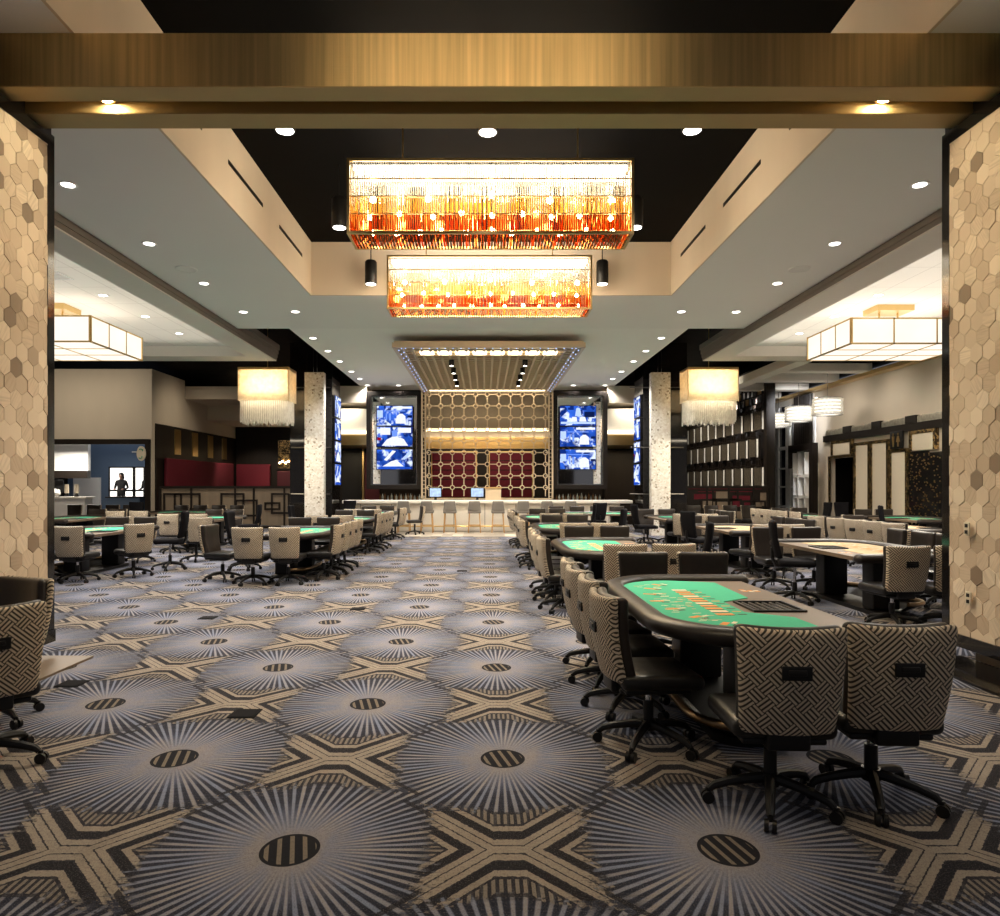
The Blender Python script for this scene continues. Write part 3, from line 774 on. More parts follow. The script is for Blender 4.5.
# ring lattice screen: a thing of its own
def ring(b, x, z, y, r, m, ny=.03):
    n = 12; vs, fs = [], []
    for i in range(n):
        q = 2 * PI * i / n
        for (rr, yy) in ((r, -ny), (r - .032, -ny), (r - .032, ny), (r, ny)): vs.append((x + rr * math.cos(q), y + yy, z + rr * math.sin(q)))
    for i in range(n):
        j = (i + 1) % n
        for k in range(4): fs.append((i * 4 + k, i * 4 + (k + 1) % 4, j * 4 + (k + 1) % 4, j * 4 + k))
    b.add(vs, fs, m)
t = thing('ring_lattice_screen', 'tall champagne lattice of small rings joined by bars behind the bar', 'screen', (FX, YL, 1.12))
P = .432; b = MB(); zs = [3.9 - k * P for k in range(9)]; xs = [(-5 + k) * P for k in range(11)]
for i, x in enumerate(xs):
    for j, z in enumerate(zs):
        ring(b, x, z, 0, .094, 'lattice')
        if i < 10: b.box(x + .08, x + P - .08, -.025, .025, z - .015, z + .015, 'lattice')
        if j < 8: b.box(x - .015, x + .015, -.025, .025, z - P + .08, z - .08, 'lattice')
    b.box(x - .015, x + .015, -.02, .02, 3.98, 4.12, 'lattice'); b.box(x - .015, x + .015, -.02, .02, .12, zs[-1] - .08, 'lattice')
b.build('ring_grid', t, angle=30)
b = MB()
for sx in (-1, 1):
    b.box(sx * 2.42 - .03, sx * 2.42 + .03, -.04, .04, 0, 4.14, 'lattice'); b.box(sx * 2.29 - .02, sx * 2.29 + .02, -.03, .03, 0, 4.14, 'lattice')
    for k in range(28): b.box(min(sx * 2.29, sx * 2.42), max(sx * 2.29, sx * 2.42), -.02, .02, .1 + k * .146, .125 + k * .146, 'lattice')
    for z in zs: b.box(min(sx * 2.16, sx * 2.29), max(sx * 2.16, sx * 2.29), -.02, .02, z - .018, z + .018, 'lattice')
b.box(-2.45, 2.45, -.04, .04, 4.12, 4.17, 'lattice'); b.box(-2.45, 2.45, -.04, .04, 0, .05, 'lattice'); b.box(-2.3, 2.3, -.03, .03, 4.03, 4.05, 'lattice')
b.build('frame', t, smooth=False)
# canopy
t = thing('bar_canopy', 'broad perforated champagne canopy hung under the ceiling above the bar', 'canopy', (FX, 21.4, 5.10))
MB().box(-2.38, 2.38, -4.1, 4.1, .06, .15, 'lattice').build('backing_panel', t, smooth=False)
b = MB(); b.box(-2.42, -2.34, -4.14, 4.14, -.02, .10, 'lattice').box(2.34, 2.42, -4.14, 4.14, -.02, .10, 'lattice').box(-2.42, 2.42, -4.16, -4.08, -.02, .10, 'lattice').box(-2.42, 2.42, 4.08, 4.14, -.02, .10, 'lattice'); b.build('rim', t, smooth=False)
b = MB()
for k in range(20): x = -2.2 + k * .2316; b.box(x - .03, x + .03, -4.08, 4.08, 0, .05, 'lattice')
for k in range(24): y = -3.95 + k * .343; b.box(-2.34, 2.34, y - .025, y + .025, .0, .045, 'lattice')
b.build('grid', t, smooth=False)
for k in range(8):
    MB().rbox((-1.62 + k * .463, -3.25, .02), (.36, .34, .06), .02, 'canopy_lamp').build('canopy_lamp', t)
MB().box(-2.1, 2.1, 3.7, 3.85, -.01, .02, 'strip').build('rear_light', t, smooth=False)
b = MB()
for sx in (-1, 1):
    for k in range(30): b.ball((sx * (2.2 + .1 * (k % 2)), -4.0 + k * .27, -.015), .02, 'led_dot', 6)
for k in range(22): b.ball((-2.1 + k * .2, -4.0, -.015), .02, 'led_dot', 6)
o = b.build('led_dot', t); o['kind'] = 'stuff'
for sx in (-1, 1):
    for k in range(4):
        c = MB().cyl(sx * 1.02, -2.3 + k * 1.27, -.16, 0, .075, 'blackplastic', 14).cyl(sx * 1.02, -2.3 + k * 1.27, -.165, -.16, .05, 'lamp_disc', 12); c.build('spot_head', t)
    for k in range(2): spot(FX + sx * 1.02, 20.6 + k * 2.4, 4.9, 430, 1.9, .06, (1, .88, .7))
area(FX, 18.15, 5.02, 3.7, .3, 70, (1, .8, .52)); area(FX, 25.2, 5.04, 4.2, .15, 22, (1, .78, .5), (0, .35, -1))
# counter
t = thing('bar_counter', 'long white stone bar counter with overhanging top', 'bar counter', (FX, 24.75, 0))
MB().rbox((0, 0, .505), (9.4, .6, 1.0), .02, 'stone').build('counter_body', t)
b = MB()
for k in range(9): b.box(-4.5 + k * 1.1, -4.48 + k * 1.1, -.307, -.3, .12, .98, 'greyfabric')
b.build('panel_joint', t, smooth=False)
MB().rbox((.0, -.07, 1.06), (10.2, .95, .11), .015, 'stone').build('counter_top', t)
MB().tube([(-4.6, -.42, .2), (4.6, -.42, .2)], .025, 'brass', 8).build('foot_rail', t)
def stool(label):
    t = thing('bar_stool', label, 'bar stool', (0, 0, 0), 0, 'bar stools along the white counter')
    MB().rbox((0, 0, .72), (.46, .44, .1), .035, 'greyfabric', 3).build('seat', t)
    MB().rbox((0, -.2, .92), (.46, .06, .34), .025, 'greyfabric', 2, (4, 0, 3), lambda x, y, z: (x * (.8 + .0 * z + .2 * (1.09 - z) / .34), y + x * x * .6 - (z - .75) * .12, z)).build('backrest', t)
    for sx in (-1, 1):
        for sy in (-1, 1): MB().tube([(sx * .17, sy * .16, .69), (sx * .21, sy * .2, 0)], [.022, .017], 'oak', 8).build('leg', t)
    MB().tube([(sx_ * .195, sy_ * .185, .26) for sx_, sy_ in ((-1, -1), (1, -1), (1, 1), (-1, 1))], .012, 'oak', 6, True).build('footrest', t)
    return t
sx_px = [404, 427, 450, 474.5, 498, 523, 546.5, 570]
sl = ['left-hand end of the bar', 'second from the left', 'third from the left', 'fourth from the left', 'fourth from the right', 'third from the right', 'second from the right', 'right-hand end of the bar']
s0 = None
for k, px in enumerate(sx_px):
    lab = 'grey bar stool on oak legs at the white bar counter, ' + sl[k]
    loc = ((px - 484) * 23.75 / 690, 23.75, .012)
    if k == 0: s0 = stool(lab); s0.location = loc; remember(s0)
    else: dup(s0, loc, 0, lab)
# till things on the bar
def till(x, lab, w=.4):
    t = thing('till_monitor', lab, 'monitor', (x, 24.85, 1.115))
    MB().rbox((0, .02, .27), (w, .04, .36), .01, 'blackplastic').build('housing', t); MB().box(-w / 2 + .03, w / 2 - .03, -.004, 0, .12, .42, 'pos_screen').build('screen', t, smooth=False)
    MB().cyl(0, .04, 0, .12, .05, 'blackplastic', 12).build('stand', t)
till(-1.75, 'glowing till monitor on the left part of the bar', .46); till(-.24, 'glowing till monitor beside the wooden box on the bar', .5)
t = thing('wooden_menu_box', 'pale wooden box standing on the bar counter near its middle', 'box', (.33, 24.75, 1.115))
MB().rbox((0, 0, .21), (.56, .3, .42), .012, 'lattice').build('box_body', t); MB().rbox((0, 0, .44), (.62, .36, .05), .012, 'oak').build('lid', t)
# bottles on the back counter
t = thing('back_counter', 'dark back counter with a steel top behind the bar', 'counter', (FX, 27.3, 0))
MB().box(-4.4, 4.4, -.3, .3, 0, .98, 'darkwood').build('cabinet_body', t, smooth=False); MB().box(-4.45, 4.45, -.34, .34, .98, 1.03, 'chrome').build('worktop', t, smooth=False)
def bottle(mat, lab):
    t = thing('bottle', lab, 'bottle', (0, 0, 0), 0, 'bottles along the back counter')
    MB().lathe([(0, 0), (.042, 0), (.042, .17), (.03, .21), (.014, .24), (.014, .29), (0, .29)], mat, 12).build('glass', t)
    MB().cyl(0, 0, .285, .315, .017, 'blackplastic', 10).build('cap', t); remember(t); return t
rb = random.Random(4); fam = {}
for k in range(40):
    side = 'left' if k < 20 else 'right'; mt = ('bottle_amber', 'bottle_clear')[k % 2]
    x = ((-4.2 + k * .09) if k < 20 else (2.75 + (k - 20) * .09)) + rb.uniform(-.015, .015)
    lab = '%s bottle among those on the back counter below the %s screens' % (('amber', 'clear')[k % 2], side)
    loc = (x + FX, 27.25 + rb.uniform(-.1, .15), 1.03)
    if mt not in fam: fam[mt] = bottle(mt, lab); fam[mt].location = loc
    else:
        o = dup(fam[mt], loc, 0, lab, 'bottles on the back counter, %s %s' % (side, mt[7:])); q = rb.uniform(.7, 1.1); o.scale = (q ** .5, q ** .5, q)
for m_ in fam.values(): m_['group'] = 'bottles on the back counter, left ' + ('amber' if 'amber' in m_['label'] else 'clear')
# screens
def screen(x, z, w, h, y, lab, seed, grp=None, rz=0):
    t = thing('wall_screen', lab, 'screen', (x, y, z), rz, grp)
    MB().rbox((0, .03, 0), (w + .05, .06, h + .05), .01, 'blackplastic').build('housing', t)
    b = MB().box(-w / 2, w / 2, -.004, .001, -h / 2, h / 2, screen_mat(seed))
    def qd(pts, m): b.add([(x_ * w, -.0055, z_ * h) for x_, z_ in pts], [tuple(range(len(pts)))], m)
    def rc_(x0, x1, z0, z1, m): qd([(x0, z0), (x1, z0), (x1, z1), (x0, z1)], m)
    k = seed % 5
    if k in (1, 0):                                    # news page: bar, side panel, bust
        rc_(-.05, .48, .36, .47, 'scr_white'); rc_(-.49, -.33, -.1, .28, 'scr_pale'); rc_(-.3, .3, .22, .27, 'scr_light')
        qd([(.03, -.4), (.32, -.4), (.30, -.02), (.22, .1), (.14, .1), (.06, -.02)], 'scr_white'); rc_(-.25, -.21, -.25, .12, 'scr_light'); rc_(-.16, -.1, -.25, .12, 'scr_light'); rc_(.36, .49, -.1, .02, 'scr_dark')
    elif k == 2:                                       # speaker in a white shirt
        rc_(-.4, -.12, .1, .46, 'scr_white'); rc_(.1, .46, .2, .46, 'scr_white'); qd([(-.36, -.46), (.38, -.46), (.26, -.12), (.06, 0), (-.06, 0), (-.22, -.14)], 'scr_white')
        qd([(-.07, .02), (.07, .02), (.08, .28), (0, .36), (-.08, .28)], 'scr_light'); rc_(-.48, -.38, -.18, -.04, 'scr_red')
    elif k == 3:                                       # slanted shapes
        qd([(-.3, -.02), (-.22, -.08), (.04, .42), (-.06, .46)], 'scr_white'); qd([(.2, .02), (.28, -.02), (.48, .34), (.42, .42)], 'scr_pale'); qd([(-.34, -.36), (.26, -.36), (.05, -.02), (-.1, -.1)], 'scr_white'); rc_(-.46, .46, -.48, -.40, 'scr_blue')
    else:                                              # two figures at a desk
        qd([(-.08, -.02), (.1, -.02), (.06, .36), (0, .42), (-.05, .36)], 'scr_pale'); qd([(-.2, -.3), (-.02, -.3), (-.04, -.06), (-.16, -.06)], 'scr_white'); qd([(.04, -.3), (.24, -.3), (.2, -.06), (.06, -.06)], 'scr_white'); rc_(-.48, .48, -.42, -.31, 'scr_pale'); rc_(.18, .47, -.08, .2, 'scr_dark')
        if seed == 5: rc_(-.36, -.12, .2, .45, 'scr_red')
    b.build('picture', t, smooth=False)
def portal(x0, x1, cx, side, seeds):
    t = thing('screen_frame', 'tall dark frame backed with mirror around the three %s bar screens' % side, 'frame', ((x0 + x1) / 2, 26.1, 1.5)); w = (x1 - x0) / 2
    MB().frame(-w, w, .0, 3.68, -.18, .12, .16, 'darkwood').build('frame', t, smooth=False); MB().box(-w + .15, w - .15, .06, .1, .15, 3.55, 'mirror').build('mirror', t, smooth=False)
    MB().frame(-w + .15, w - .15, .15, 3.54, -.05, .05, .05, 'chrome').build('inner_trim', t, smooth=False)
    s = 1 if side == 'left' else -1
    MB().box(-s * (w - .36) - .13, -s * (w - .36) + .13, -.02, .06, .2, 3.3, 'shell').build('shell_strip', t, smooth=False)
    for k, z in enumerate((4.26, 3.47, 2.62)):
        screen(cx, z, 1.34, .735, 25.93, '%s screen of the three in the %s dark frame beside the bar' % (('top', 'middle', 'bottom')[k], side), seeds[k], 'bar screens')
portal(-4.42, -2.36, -3.36, 'left', (1, 2, 3)); portal(2.6, 4.64, 3.53, 'right', (4, 5, 6))
# shell columns in front of glossy black piers
for side, x, s in (('left', -5.53, 1), ('right', 5.76, -1)):
    pa, pb = (-6.55, -5.13) if s > 0 else (5.37, 6.85)
    p = sbox('pillar_black_' + side, pa, pb, 23.3, 24.6, 0, 6.455, 'blackgloss')
    t = thing('mosaic_column', 'slender pale shell mosaic column standing before the %s black pier' % side, 'column', (x, 22.6, 0))
    MB().rbox((0, 0, 2.66), (.63, .28, 5.32), .01, 'shell', 1).build('shaft', t)
    b = MB()
    for z in (1.35, 2.9, 4.9): b.tube([(-.9, .40, z), (.4 if s > 0 else .9, .40, z)], .018, 'rail', 8)
    b.build('rail', t); b = MB()
    for xx in (-.06, .06): b.tube([(xx, 0, 5.3), (xx, 0, 6.46)], .012, 'chrome', 6)
    b.build('hanger', t)
    for k in range(4):
        z = 4.35 - k * .78
        screen((pb if s > 0 else pa) + s * .062, z, .95, .70, 23.95, '%s screen down the inner flank of the %s black pier' % (('top', 'second', 'third', 'lowest')[k], side), 10 + k + (5 if s < 0 else 0), 'screens on the pier flanks', s * PI / 2)
    # corridor beyond, between pier and screen frame
    sbox('ceiling_corridor_' + side, (-6.6 if s > 0 else 4.66), (-4.43 if s > 0 else 6.8), 26.0, 29.3, 4.75, 5.39, 'wallbeige')
    xa, xb = (-6.6, -4.42) if s > 0 else (4.66, 6.8)
    sbox('ceiling_passage_' + side, xa, xb, 26.6, 29.3, 3.75, 4.6, 'farceil')
    struct(MB().box(xa, xb, 26.5, 26.6, 3.62, 3.74, 'strip').build('trim_%d' % (6 if s > 0 else 7), smooth=False))
    struct(MB().box(xa, xb, 26.65, 29.35, 3.2, 3.6, 'brass').build('wall_gold_band_' + side, smooth=False))
    if s > 0:
        tag(MB().rbox((-4.75, 29.3, 1.5), (.62, .12, 3.0), .03, 'darkred').build('upholstered_panel'), 'narrow dark red panel in the passage left of the bar', 'wall panel')
        sbox('door_3', -6.0, -5.2, 29.25, 29.4, 0, 3.2, 'blackplastic'); struct(MB().box(-5.16, -5.08, 29.2, 29.4, 0, 3.2, 'brass').build('trim_8', smooth=False))
    else:
        sbox('door_4', 5.1, 6.6, 29.2, 29.4, 0, 3.1, 'darkwood')
        tag(MB().rbox((6.45, 27.5, .8), (.5, .12, 1.6), .03, 'darkred').build('upholstered_panel'), 'small dark red panel beside the dark door right of the bar', 'wall panel')
# ------------------------------------------------------------------ lamps
def downlight(lab, grp):
    t = thing('downlight', lab, 'downlight', (0, 0, 0), 0, grp)
    MB().lathe([(.075, -.002), (.11, -.012), (.115, -.006), (.115, .0), (.075, .0)], 'white', 24).build('trim_ring', t)
    MB().cyl(0, 0, -.006, -.002, .078, 'lamp_disc', 20).build('lens', t); remember(t); return t
dl0 = None
def put_dl(x, y, z, lab, grp, e=60, size=2.3):
    global dl0
    if dl0 is None: dl0 = downlight(lab, grp); dl0.location = (x, y, z)
    else: dup(dl0, (x, y, z), 0, lab, grp)
    if e: spot(x, y, z - .03, e, size, .07, (1, .96, .92))
for side, x in (('left', -5.24), ('right', 5.49)):
    for k in range(4):
        y = 8.69 + 2.11 * k
        put_dl(x, y, 5.4, 'round downlight in the %s grey soffit, %s from the gold beam' % (side, ORD[k]), 'soffit downlights', 230)
    for y in (.3, 2.4, 4.5): spot(x, y, 5.37, 48, 2.3, .07, (1, .94, .86))
    put_dl(x + (1.14 if x < 0 else -1.2), 15.0, 5.4, 'round downlight in the grey soffit by the %s coffer corner' % side, 'soffit downlights', 230)
    for k, y in enumerate((17.2, 18.85, 20.4, 22.2, 23.7, 25.2)):
        put_dl(FX + (-4.5 if side == 'left' else 4.42), y * 1.027, 5.4, 'small downlight along the %s edge of the bar ceiling, %s from the front' % (side, ORD[k]), 'bar ceiling downlights', 240)
    put_dl(FX + (-3.33 if side == 'left' else 3.23), 25.9, 5.4, 'small downlight over the %s bar screens, inboard of the edge row' % side, 'bar ceiling downlights', 90)
    xr = -7.73 if side == 'left' else 8.0
    for k, y in enumerate((10.5, 12.25, 14.0, 15.75, 17.5)):
        if 2 <= k: put_dl(xr, y, 5.48, 'small downlight in the white %s tray ceiling, %s from the far end' % (side, ORD[4 - k]), 'tray downlights', 160)
        else: spot(xr, y, 5.45, 180, 2.4, .07, (1, .94, .86))
    t = thing('ceiling_speaker', 'round white speaker grille flush in the %s grey soffit' % side, 'speaker', (-5.2 if side == 'left' else 5.5, 12.05, 5.4))
    MB().cyl(0, 0, -.008, 0, .17, 'white', 28).build('grille', t); MB().lathe([(.17, -.012), (.185, -.006), (.185, 0)], 'soffit', 28).build('rim', t)
    t = thing('air_grille', 'square white air grille in the %s tray ceiling' % side, 'air vent', (-8.0 if side == 'left' else 9.2, 12.6, 5.48))
    b = MB().frame(-.32, .32, -.32, .32, -.015, 0, .03, 'white')
    for k in range(7): b.box(-.29, .29, -.012, -.003, -.27 + k * .09, -.235 + k * .09, 'soffit')
    b.v = [(x_, z_, y_) for x_, y_, z_ in b.v]; b.build('louvre', t, smooth=False)
    xs_ = -3.43 if side == 'left' else 3.71
    for k, y in enumerate((7.66, 9.97, 12.28)):
        t = thing('slot_vent', 'thin black slot vent in the %s coffer face, %s from the gold beam' % (side, ORD[k]), 'air vent', (xs_, y, 5.955), 0, 'coffer slot vents')
        MB().box(-.006, .006, -.72, .72, -.03, .03, 'blackplastic').build('slot', t, smooth=False)
# black cylinder pendants
p0 = None
def pend(x, y, zb, lab):
    global p0
    if p0 is None:
        t = thing('cylinder_pendant', lab, 'pendant lamp', (x, y, zb), 0, 'black cylinder pendants')
        MB().tube([(0, 0, 0), (0, 0, .42), (0, 0, .45), (0, 0, .46)], [.115, .115, .095, .03], 'blackplastic', 24).build('canister', t)
        MB().cyl(0, 0, -.004, .0, .095, 'lamp_disc', 20).build('lens', t); MB().cyl(0, 0, .45, 6.46 - zb, .01, 'blackplastic', 8).build('stem', t)
        remember(t); p0 = t
    else: dup(p0, (x, y, zb), 0, lab)
    spot(x, y, zb - .03, 420, 1.6, .08, (1, .9, .74))
for side, x in (('left', -2.18), ('right', 2.28)):
    pend(x, 13.3, 5.5, 'black cylinder pendant hanging at the far %s corner of the coffer' % side)
    pend(x, 10.4, 5.5, 'black cylinder pendant half hidden by the %s end of the near chandelier' % side)
    pend(x, 7.56, 5.5, 'black cylinder pendant peeping below the gold beam on the %s' % side)
pend(.04, 7.6, 5.5, 'black cylinder pendant peeping below the gold beam at its middle')
# chandeliers
def chandelier(label, loc):
    t = thing('chandelier', label, 'chandelier', loc, 0, 'rectangular crystal chandeliers')       # origin at the middle of the bottom
    W, D, H = 3.75, .62, .985; w, d = W / 2, D / 2; f = .035
    b = MB()
    for z in (0, H - f):
        b.box(-w, w, -d, -d + f, z, z + f, 'brass').box(-w, w, d - f, d, z, z + f, 'brass').box(-w, -w + f, -d + f, d - f, z, z + f, 'brass').box(w - f, w, -d + f, d - f, z, z + f, 'brass')
    for sx in (-1, 1):
        for sy in (-1, 1): b.box(min(sx * w, sx * (w - f)), max(sx * w, sx * (w - f)), min(sy * d, sy * (d - f)), max(sy * d, sy * (d - f)), f, H - f, 'brass')
    for k in (1, 2, 3):
        z = f + k * (H - 2 * f) / 4
        for y in (-d + .012, d - .012): b.box(-w + f, w - f, y - .006, y + .006, z - .006, z + .006, 'brass')
    b.build('frame', t, smooth=False)
    bh = (H - 2 * f) / 4; rr = random.Random(8)
    for k, (nm, m) in enumerate((('red_crystal', 'g_red'), ('amber_crystal', 'g_amber'), ('clear_crystal', 'g_clear'), ('white_crystal', 'g_white'))):
        b = MB(); z0 = f + k * bh
        n = int((W - .1) / .03)
        for i in range(n):
            x = -w + .05 + i * (W - .1) / (n - 1)
            for y in (-d + .012, d - .012): b.tube([(x, y, z0 + .006), (x, y, z0 + bh - .012)], .0085, m, 5, caps=False)
            if k == 3: b.tube([(x + .012, -d + .07, z0), (x + .012, -d + .07, z0 + bh - .05)], .009, m, 4, caps=False); b.tube([(x + .02, 0, z0 + .03), (x + .02, 0, z0 + bh - .05)], .011, m, 4, caps=False)
            elif i % 2: b.tube([(x + .012, -d + .10 + .3 * rr.random(), z0 + .01), (x + .012, -d + .16, z0 + bh - .02)], .008, m, 4, caps=False)
        for j in range(18):
            y = -d + .05 + j * (D - .1) / 17
            for x in (-w + .012, w - .012): b.tube([(x, y, z0 + .006), (x, y, z0 + bh - .012)], .0085, m, 5, caps=False)
        o = b.build(nm, t); o['kind'] = 'stuff'
        o['label'] = ('red amber', 'golden amber', 'clear', 'white')[k] + ' crystal rods'
    for i in range(7):
        for zz in (.22, .46):
            l = bpy.data.lights.new('point_lamp', 'POINT'); l.energy = 6 if loc[1] < 11 else 3.5; l.color = (1, .80, .52); l.shadow_soft_size = .06
            lo = bpy.data.objects.new('point_lamp', l); COL.objects.link(lo); lo.location = (loc[0] - 1.6 + i * .533, loc[1], loc[2] + zz)
    b = MB(); n = int((W - .1) / .042)
    for i in range(n):
        x = -w + .05 + i * (W - .1) / (n - 1); b.tube([(x, -d + .04, .012), (x, d - .04, .012)], .012, 'g_dim' if i % 7 else 'g_red', 5)
    o = b.build('underside_rod', t); o['kind'] = 'stuff'
    for k in range(3):
        for i in range((11, 9, 5)[k]):
            nb = (11, 9, 5)[k]; x = -w + .25 + i * (W - .5) / (nb - 1) + rr.uniform(-.04, .04)
            MB().ball((x, rr.uniform(-.12, .12), f + (k + .45) * bh), (.035, .035, .04) if k < 2 else (.05, .05, .045), 'bulb', 10).build('bulb', t)
    MB().box(-w + .06, w - .06, -d + .1, d - .1, H - .08, H - .045, 'led_bar').build('light_bar', t, smooth=False)
    b = MB()
    for x in (-1.18, 1.18): b.cyl(x, 0, H, 6.46 - loc[2], .012, 'brass', 8)
    b.build('suspension_rod', t)
    return t
chandelier('near long crystal chandelier with white, gold and red bands below the coffer', (.085, 9.31, 4.90))
chandelier('long crystal chandelier overhead, on the camera side of the gold beam', (.085, 2.2, 4.90))
chandelier('far long crystal chandelier, second back, seen beneath the near one', (.10, 12.9, 4.84))
for y, q in ((2.2, .2), (9.31, 1), (12.9, .8)):
    area(.09, y, 4.86, 3.5, .5, 150 * q, (1, .8, .5)); area(.09, y, 5.95, 3.5, .5, 4, (1, .85, .62), (0, 0, 1))
    for sy in (-1, 1): area(.09, y + sy * .36, 5.4, 3.5, .8, (34 if sy > 0 and y < 3 else 30 * q), (1, .82, .56), (0, sy, 0))
    for sx in (-1, 1): area(.09 + sx * 1.95, y, 5.4, .6, .8, 14 * q, (1, .84, .6), (sx, 0, 0))
# square lantern fixtures
def lantern(label, x0, x1, y0, y1):
    t = thing('lantern_fixture', label, 'ceiling light', ((x0 + x1) / 2, (y0 + y1) / 2, 4.5), 0, 'square white lantern fixtures'); w, d, h = (x1 - x0) / 2, (y1 - y0) / 2, .54
    f = .03; b = MB()
    for z in (0, h - f): b.box(-w, w, -d, -d + f, z, z + f, 'brass').box(-w, w, d - f, d, z, z + f, 'brass').box(-w, -w + f, -d, d, z, z + f, 'brass').box(w - f, w, -d, d, z, z + f, 'brass')
    xsn = [-w + k * 2 * w / 3 for k in range(4)]; ysn = [-d + k * 2 * d / 3 for k in range(4)]
    for x in xsn:
        for y in (-d + f / 2, d - f / 2): b.box(x - f / 2, x + f / 2, y - f / 2, y + f / 2, 0, h, 'brass')
    for y in ysn:
        for x in (-w + f / 2, w - f / 2): b.box(x - f / 2, x + f / 2, y - f / 2, y + f / 2, 0, h, 'brass')
    for x in xsn[1:3]: b.box(x - f / 2, x + f / 2, -d, d, 0, f, 'brass')
    for y in ysn[1:3]: b.box(-w, w, y - f / 2, y + f / 2, 0, f, 'brass')
    b.build('frame', t, smooth=False)
    for i in range(3):
        for y in (-d + .015, d - .015): MB().box(xsn[i] + .015, xsn[i + 1] - .015, y - .006, y + .006, f, h - f, 'lantern_panel').build('diffuser_panel', t, smooth=False)
        for x in (-w + .015, w - .015): MB().box(x - .006, x + .006, ysn[i] + .015, ysn[i + 1] - .015, f, h - f, 'lantern_panel').build('diffuser_panel', t, smooth=False)
        for j in range(3): MB().box(xsn[i] + .015, xsn[i + 1] - .015, ysn[j] + .015, ysn[j + 1] - .015, .01, .022, 'lantern_panel').build('diffuser_panel', t, smooth=False)
    MB().box(-w * .3, w * .3, -d * .3, d * .3, .86, .98, 'brass').cyl(-.2, 0, h - .02, .9, .02, 'brass', 8).cyl(.2, 0, h - .02, .9, .02, 'brass', 8).build('ceiling_mount', t, smooth=False)
    area((x0 + x1) / 2, (y0 + y1) / 2, 4.46, x1 - x0, y1 - y0, 330, (1, .9, .74)); area((x0 + x1) / 2, (y0 + y1) / 2, 5.1, x1 - x0, y1 - y0, 3, (1, .9, .74), (0, 0, 1))
lantern('square lit lantern fixture under the left tray ceiling', -10.7, -7.9, 13.85, 15.95)
lantern('square lit lantern fixture under the right tray ceiling', 7.47, 10.1, 14.04, 15.94)
# square fringed chandeliers
def fringe(label, x, y):
    t = thing('fringed_chandelier', label, 'chandelier', (x, y, 3.40), 0, 'square fringed chandeliers'); w, dd = .76, .43; rr = random.Random(6)
    MB().box(-w, w, -dd, dd, 1.72, 1.76, 'brass').box(-w, w, -dd, -dd + .03, 1.69, 1.72, 'brass').box(-w, w, dd - .03, dd, 1.69, 1.72, 'brass').box(-w, -w + .03, -dd + .03, dd - .03, 1.69, 1.72, 'brass').box(w - .03, w, -dd + .03, dd - .03, 1.69, 1.72, 'brass').build('top_plate', t, smooth=False)
    for sx in (-1, 1):
        for sy in (-1, 1): MB().cyl(sx * (w - .01), sy * (dd - .01), .76, 1.7, .01, 'brass', 6).build('corner_post', t)
    b = MB(); n = 58
    for i in range(n):
        q = -w + .02 + i * (2 * w - .04) / (n - 1)
        for (xx, yy) in ((q, -dd + .012), (q, dd - .012), (-w + .012, q * dd / w), (w - .012, q * dd / w)): b.tube([(xx, yy, .76 + rr.uniform(0, .012)), (xx, yy, 1.72)], .013, 'g_bead', 4, caps=False)
    o = b.build('bead_curtain', t); o['kind'] = 'stuff'
    b = MB()
    for i in range(26):
        for j in range(15):
            if min(i, j, 25 - i, 14 - j) < 3 or rr.random() < .25:
                xx, yy = -w + .06 + i * (2 * w - .12) / 25, -dd + .06 + j * (2 * dd - .12) / 14
                b.tube([(xx, yy, .05 + rr.random() * .16), (xx, yy, 1.0)], .011, 'g_white', 4, caps=False)
    o = b.build('crystal_fringe', t); o['kind'] = 'stuff'
    for i in range(6):
        for j in range(2): MB().ball((-w * .85 + i * w * .34, -dd * .6 + j * dd * 1.2, 1.62), .045, 'fringe_light', 8).build('bulb', t)
    MB().box(-w * .8, w * .8, -.06, .06, .85, 1.5, 'fringe_core').build('light_core', t, smooth=False)
    MB().cyl(0, 0, 1.76, 3.06, .012, 'brass', 8).build('suspension_rod', t)
    area(x, y, 3.3, 1.6, .8, 60, (1, .85, .62))
fringe('square bead chandelier with crystal fringe, hanging left of the bar', -6.58, 20.98); fringe('square bead chandelier with crystal fringe, hanging right of the bar', 6.83, 20.98)
# small crystal drums on the right
def drum(label, x, y, z):
    t = thing('crystal_drum_pendant', label, 'pendant lamp', (x, y, z), 0, 'crystal drum pendants'); r = .45; rr = random.Random(3)
    MB().cyl(0, 0, .03, .52, r * .86, 'drum', 24).build('lamp_core', t)
    b = MB()
    for i in range(72):
        q = 2 * PI * i / 72
        for k in range(5): b.ball((r * math.cos(q + .04 * (k % 2)), r * math.sin(q + .04 * (k % 2)), .05 + k * .11), (.02, .02, .05), 'g_white', 4)
    o = b.build('crystal', t); o['kind'] = 'stuff'
    b = MB()
    for z_ in (0, .55): b.tube([(r * math.cos(k * PI / 14), r * math.sin(k * PI / 14), z_) for k in range(28)], .012, 'chrome', 6, True)
    b.build('rim', t); MB().cyl(0, 0, .52, 5.46 - z, .01, 'chrome', 6).build('cord', t)
drum('crystal drum pendant, largest and nearest of three by the right wall', 11.3, 22.7, 3.95); drum('crystal drum pendant in the middle of three by the right wall', 11.35, 24.9, 3.94); drum('crystal drum pendant farthest along, partly behind the metal screen', 11.65, 27.3, 3.95)
